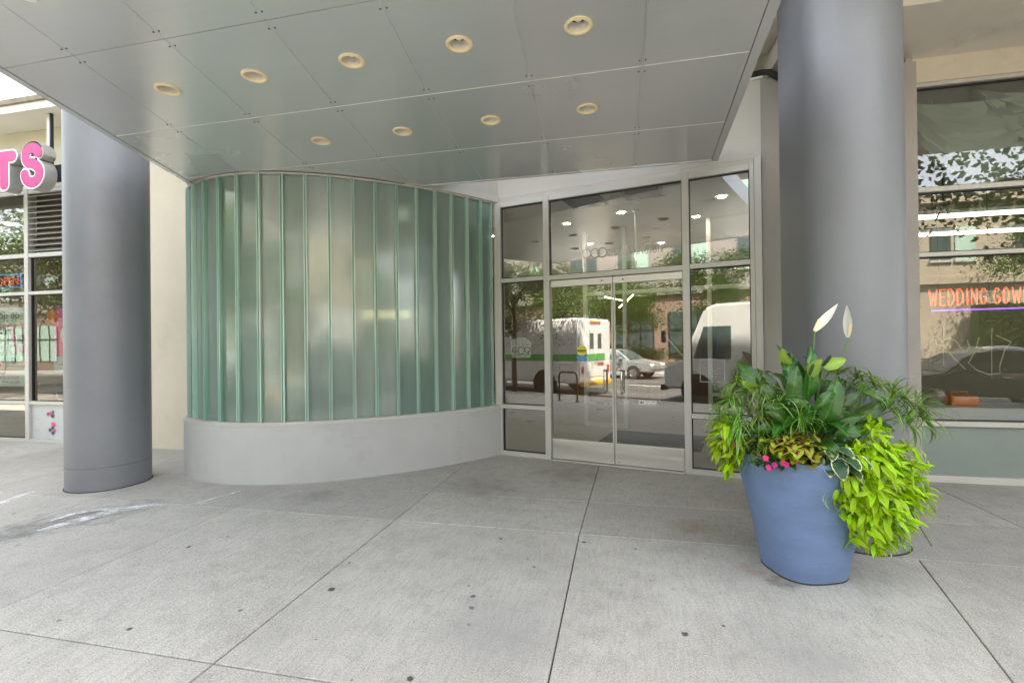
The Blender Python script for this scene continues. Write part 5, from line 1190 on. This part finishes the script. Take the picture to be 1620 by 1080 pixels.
# trees along both kerbs
def tree_parts(seed, Hh, cr, m, nleaf):
    rnd = random.Random(seed); b = MB(); tips = []
    b.tube([(0, 0, 0), (.05, .03, Hh * .2), (.0, .08, Hh * .42), (.06, .05, Hh * .62)], [.17, .13, .10, .06], 9)
    for k in range(9):
        a = k * 2.4; z0 = Hh * rnd.uniform(.34, .6); e = Vector((math.cos(a) * cr * rnd.uniform(.5, .85), math.sin(a) * cr * rnd.uniform(.5, .85), z0 + Hh * rnd.uniform(.1, .34)))
        s_ = Vector((0, .05, z0)); b.tube([s_, s_.lerp(e, .5) + Vector((0, 0, .25)), e], [.055, .035, .012], 6); tips += [e, s_.lerp(e, .6)]
    trunk = b.mesh('trunk'); trunk.materials.append(M['bark']); autosmooth(trunk)
    V, F, U = [], [], []; clus = []
    for k in range(70):
        q = rnd.choice(tips) + Vector((rnd.gauss(0, cr * .33), rnd.gauss(0, cr * .33), rnd.gauss(0, Hh * .09))); clus.append((q, rnd.uniform(.25, .6)))
    for k in range(nleaf):
        c, r_ = rnd.choice(clus); p = c + Vector((rnd.gauss(0, r_), rnd.gauss(0, r_), rnd.gauss(0, r_ * .6))); d = Vector((rnd.uniform(-1, 1), rnd.uniform(-1, 1), rnd.uniform(-1, .4))).normalized(); s_ = d.orthogonal().normalized(); L_ = rnd.uniform(.09, .17); w = L_ * .3
        i0 = len(V); V += [p, p + d * L_ * .5 + s_ * w, p + d * L_, p + d * L_ * .5 - s_ * w]; F.append((i0, i0 + 1, i0 + 2, i0 + 3)); U += [(0, .5), (.5, 1), (1, .5), (.5, 0)]
    me = bpy.data.meshes.new('crown'); me.from_pydata(V, [], F); uv = me.uv_layers.new(name='UVMap')
    for i, c in enumerate(U): uv.data[i].uv = c
    me.materials.append(M[m]); return trunk, me
TP = [tree_parts(31, 7.5, 2.4, 'tree_leaf', 15000), tree_parts(37, 8.5, 2.8, 'tree_leaf_b', 15000)]
TL = [(-9.2, -12.7, 0, .8, 'street tree across the road right behind the silver sedan'), (-7.3, -.35, 1, .62, 'small street tree at the near kerb between the bike rack and the white van'), (-11.9, -.15, 0, 1.0, 'street tree at the near kerb beside the white van'), (-17.8, -.15, 1, .9, 'street tree at the near kerb by the stop sign'), (-26, -.15, 0, 1, 'street tree far along the near kerb'), (11.3, .1, 1, 1.25, 'street tree at the near kerb beside the dark sedan'), (18, .1, 0, .9, 'street tree on the near kerb beyond the dark sedan'),
      (-4.6, -12.4, 1, .8, 'street tree across the road before the brown building'), (-13.2, -12.4, 0, .95, 'street tree across the road behind the silver sedan'), (-20.5, -12.4, 1, .9, 'street tree across the road behind the white sedan'), (4.2, -12.4, 0, .85, 'street tree across the road between the two far buildings'), (20, -12.4, 1, .95, 'street tree across the road by the ivy hedge'), (-31, -12.6, 0, 1.1, 'tall street tree far across the road')]
for x, y, k, sc, lab in TL:
    t = thing('street_tree', lab, 'tree', (x, y, 0), x * 1.3, group='street trees'); t.scale = (sc, sc, sc)
    link_mesh('trunk', TP[k][0], t); link_mesh('crown', TP[k][1], t)

def far_building(label, x0, x1, Hh, m_low, m_up, seed, shop=True):
    rnd = random.Random(seed); t = thing('far_building', label, 'building', ((x0 + x1) / 2, -16.2, 0)); Y = -16.2; W = x1 - x0
    MB().box(-W / 2, W / 2, -10, 0, 0, 4.4).build('ground_floor_wall', m_low, t); MB().box(-W / 2 - .15, W / 2 + .15, -10.1, .18, 4.402, 4.75).build('cornice', m_up, t); MB().box(-W / 2, W / 2, -10, -.02, 4.752, Hh).build('upper_wall', m_up, t); MB().box(-W / 2 - .2, W / 2 + .2, -10.2, .25, Hh + .002, Hh + .4).build('parapet', m_low, t)
    nb = int(W / 3.6)
    for k in range(nb):
        xc = -W / 2 + (k + .5) * W / nb
        if shop:
            w = MB().box(xc - 1.3, xc + 1.3, .002, .05, .7, 3.4).build('shop_window', 'green_shade' if rnd.random() < .55 else 'far_glass', t)
            for q in (-1.3, -.45, .45, 1.3): MB().box(xc + q - .04, xc + q + .04, .051, .09, .7, 3.4).build('mullion', 'black_metal', w)
            MB().box(xc - 1.3, xc + 1.3, .051, .088, 2.3, 2.38).build('rail', 'black_metal', w)
        z = 5.6
        while z + 1.9 < Hh:
            for q in (-1.0, .1):
                w = MB().box(xc + q, xc + q + .9, -.018, .02, z, z + 1.7).build('window', 'green_shade' if rnd.random() < .4 else 'far_glass', t); MB().box(xc + q - .05, xc + q + .95, .0, .06, z - .12, z - .001).build('sill', 'frame', w)
            z += 3.1
    return t
far_building('brown brick building with green shaded shop windows across the road', -34, -1.5, 11.0, 'brick_brown', 'facade_grey', 3)
fb = far_building('beige rendered building across the road with an ivy hedge', -.2, 26, 8.5, 'facade_beige', 'facade_beige', 4, shop=False)
far_building('tall grey building far along the opposite pavement', -75, -35, 9.0, 'brick_brown', 'facade_grey', 8)
hg = thing('ivy_hedge', 'dense green ivy hedge in front of the beige building', 'hedge', (22.2, -15.6, 0))
V, F, U = [], [], []; rnd = random.Random(50)
for k in range(9000):
    p = Vector((rnd.uniform(-5, 6), .35 + rnd.uniform(-.08, .12), rnd.uniform(.05, 3.3))); d = Vector((rnd.uniform(-1, 1), rnd.uniform(0, .8), rnd.uniform(-1, .3))).normalized(); s_ = d.orthogonal().normalized(); L_ = rnd.uniform(.1, .2)
    i0 = len(V); V += [p, p + d * L_ * .5 + s_ * L_ * .4, p + d * L_, p + d * L_ * .5 - s_ * L_ * .4]; F.append((i0, i0 + 1, i0 + 2, i0 + 3)); U += [(0, .5), (.5, 1), (1, .5), (.5, 0)]
me = bpy.data.meshes.new('foliage'); me.from_pydata(V, [], F); uv = me.uv_layers.new(name='UVMap')
for i, c in enumerate(U): uv.data[i].uv = c
me.materials.append(M['tree_leaf']); link_mesh('foliage', me, hg); MB().box(-5, 6, -.3, .3, 0, 3.25).build('core', 'hedge_green', hg)
rs_ = random.Random(77)
for k in range(5):
    t = thing('planter_shrub', 'leafy shrub across the road behind the silver sedan', 'shrub', (-13 + k * 2.1, -14.9, 0), k, group='shrubs across the road'); t.scale = (.32, .32, .2); link_mesh('foliage', TP[k % 2][1], t); MB().tube([(0, 0, 0), (0, 0, 3.5)], .12, 6).build('stem', 'bark', t)
for o in (pave,):
    for k in ('label', 'category'):
        if k in o: del o[k]
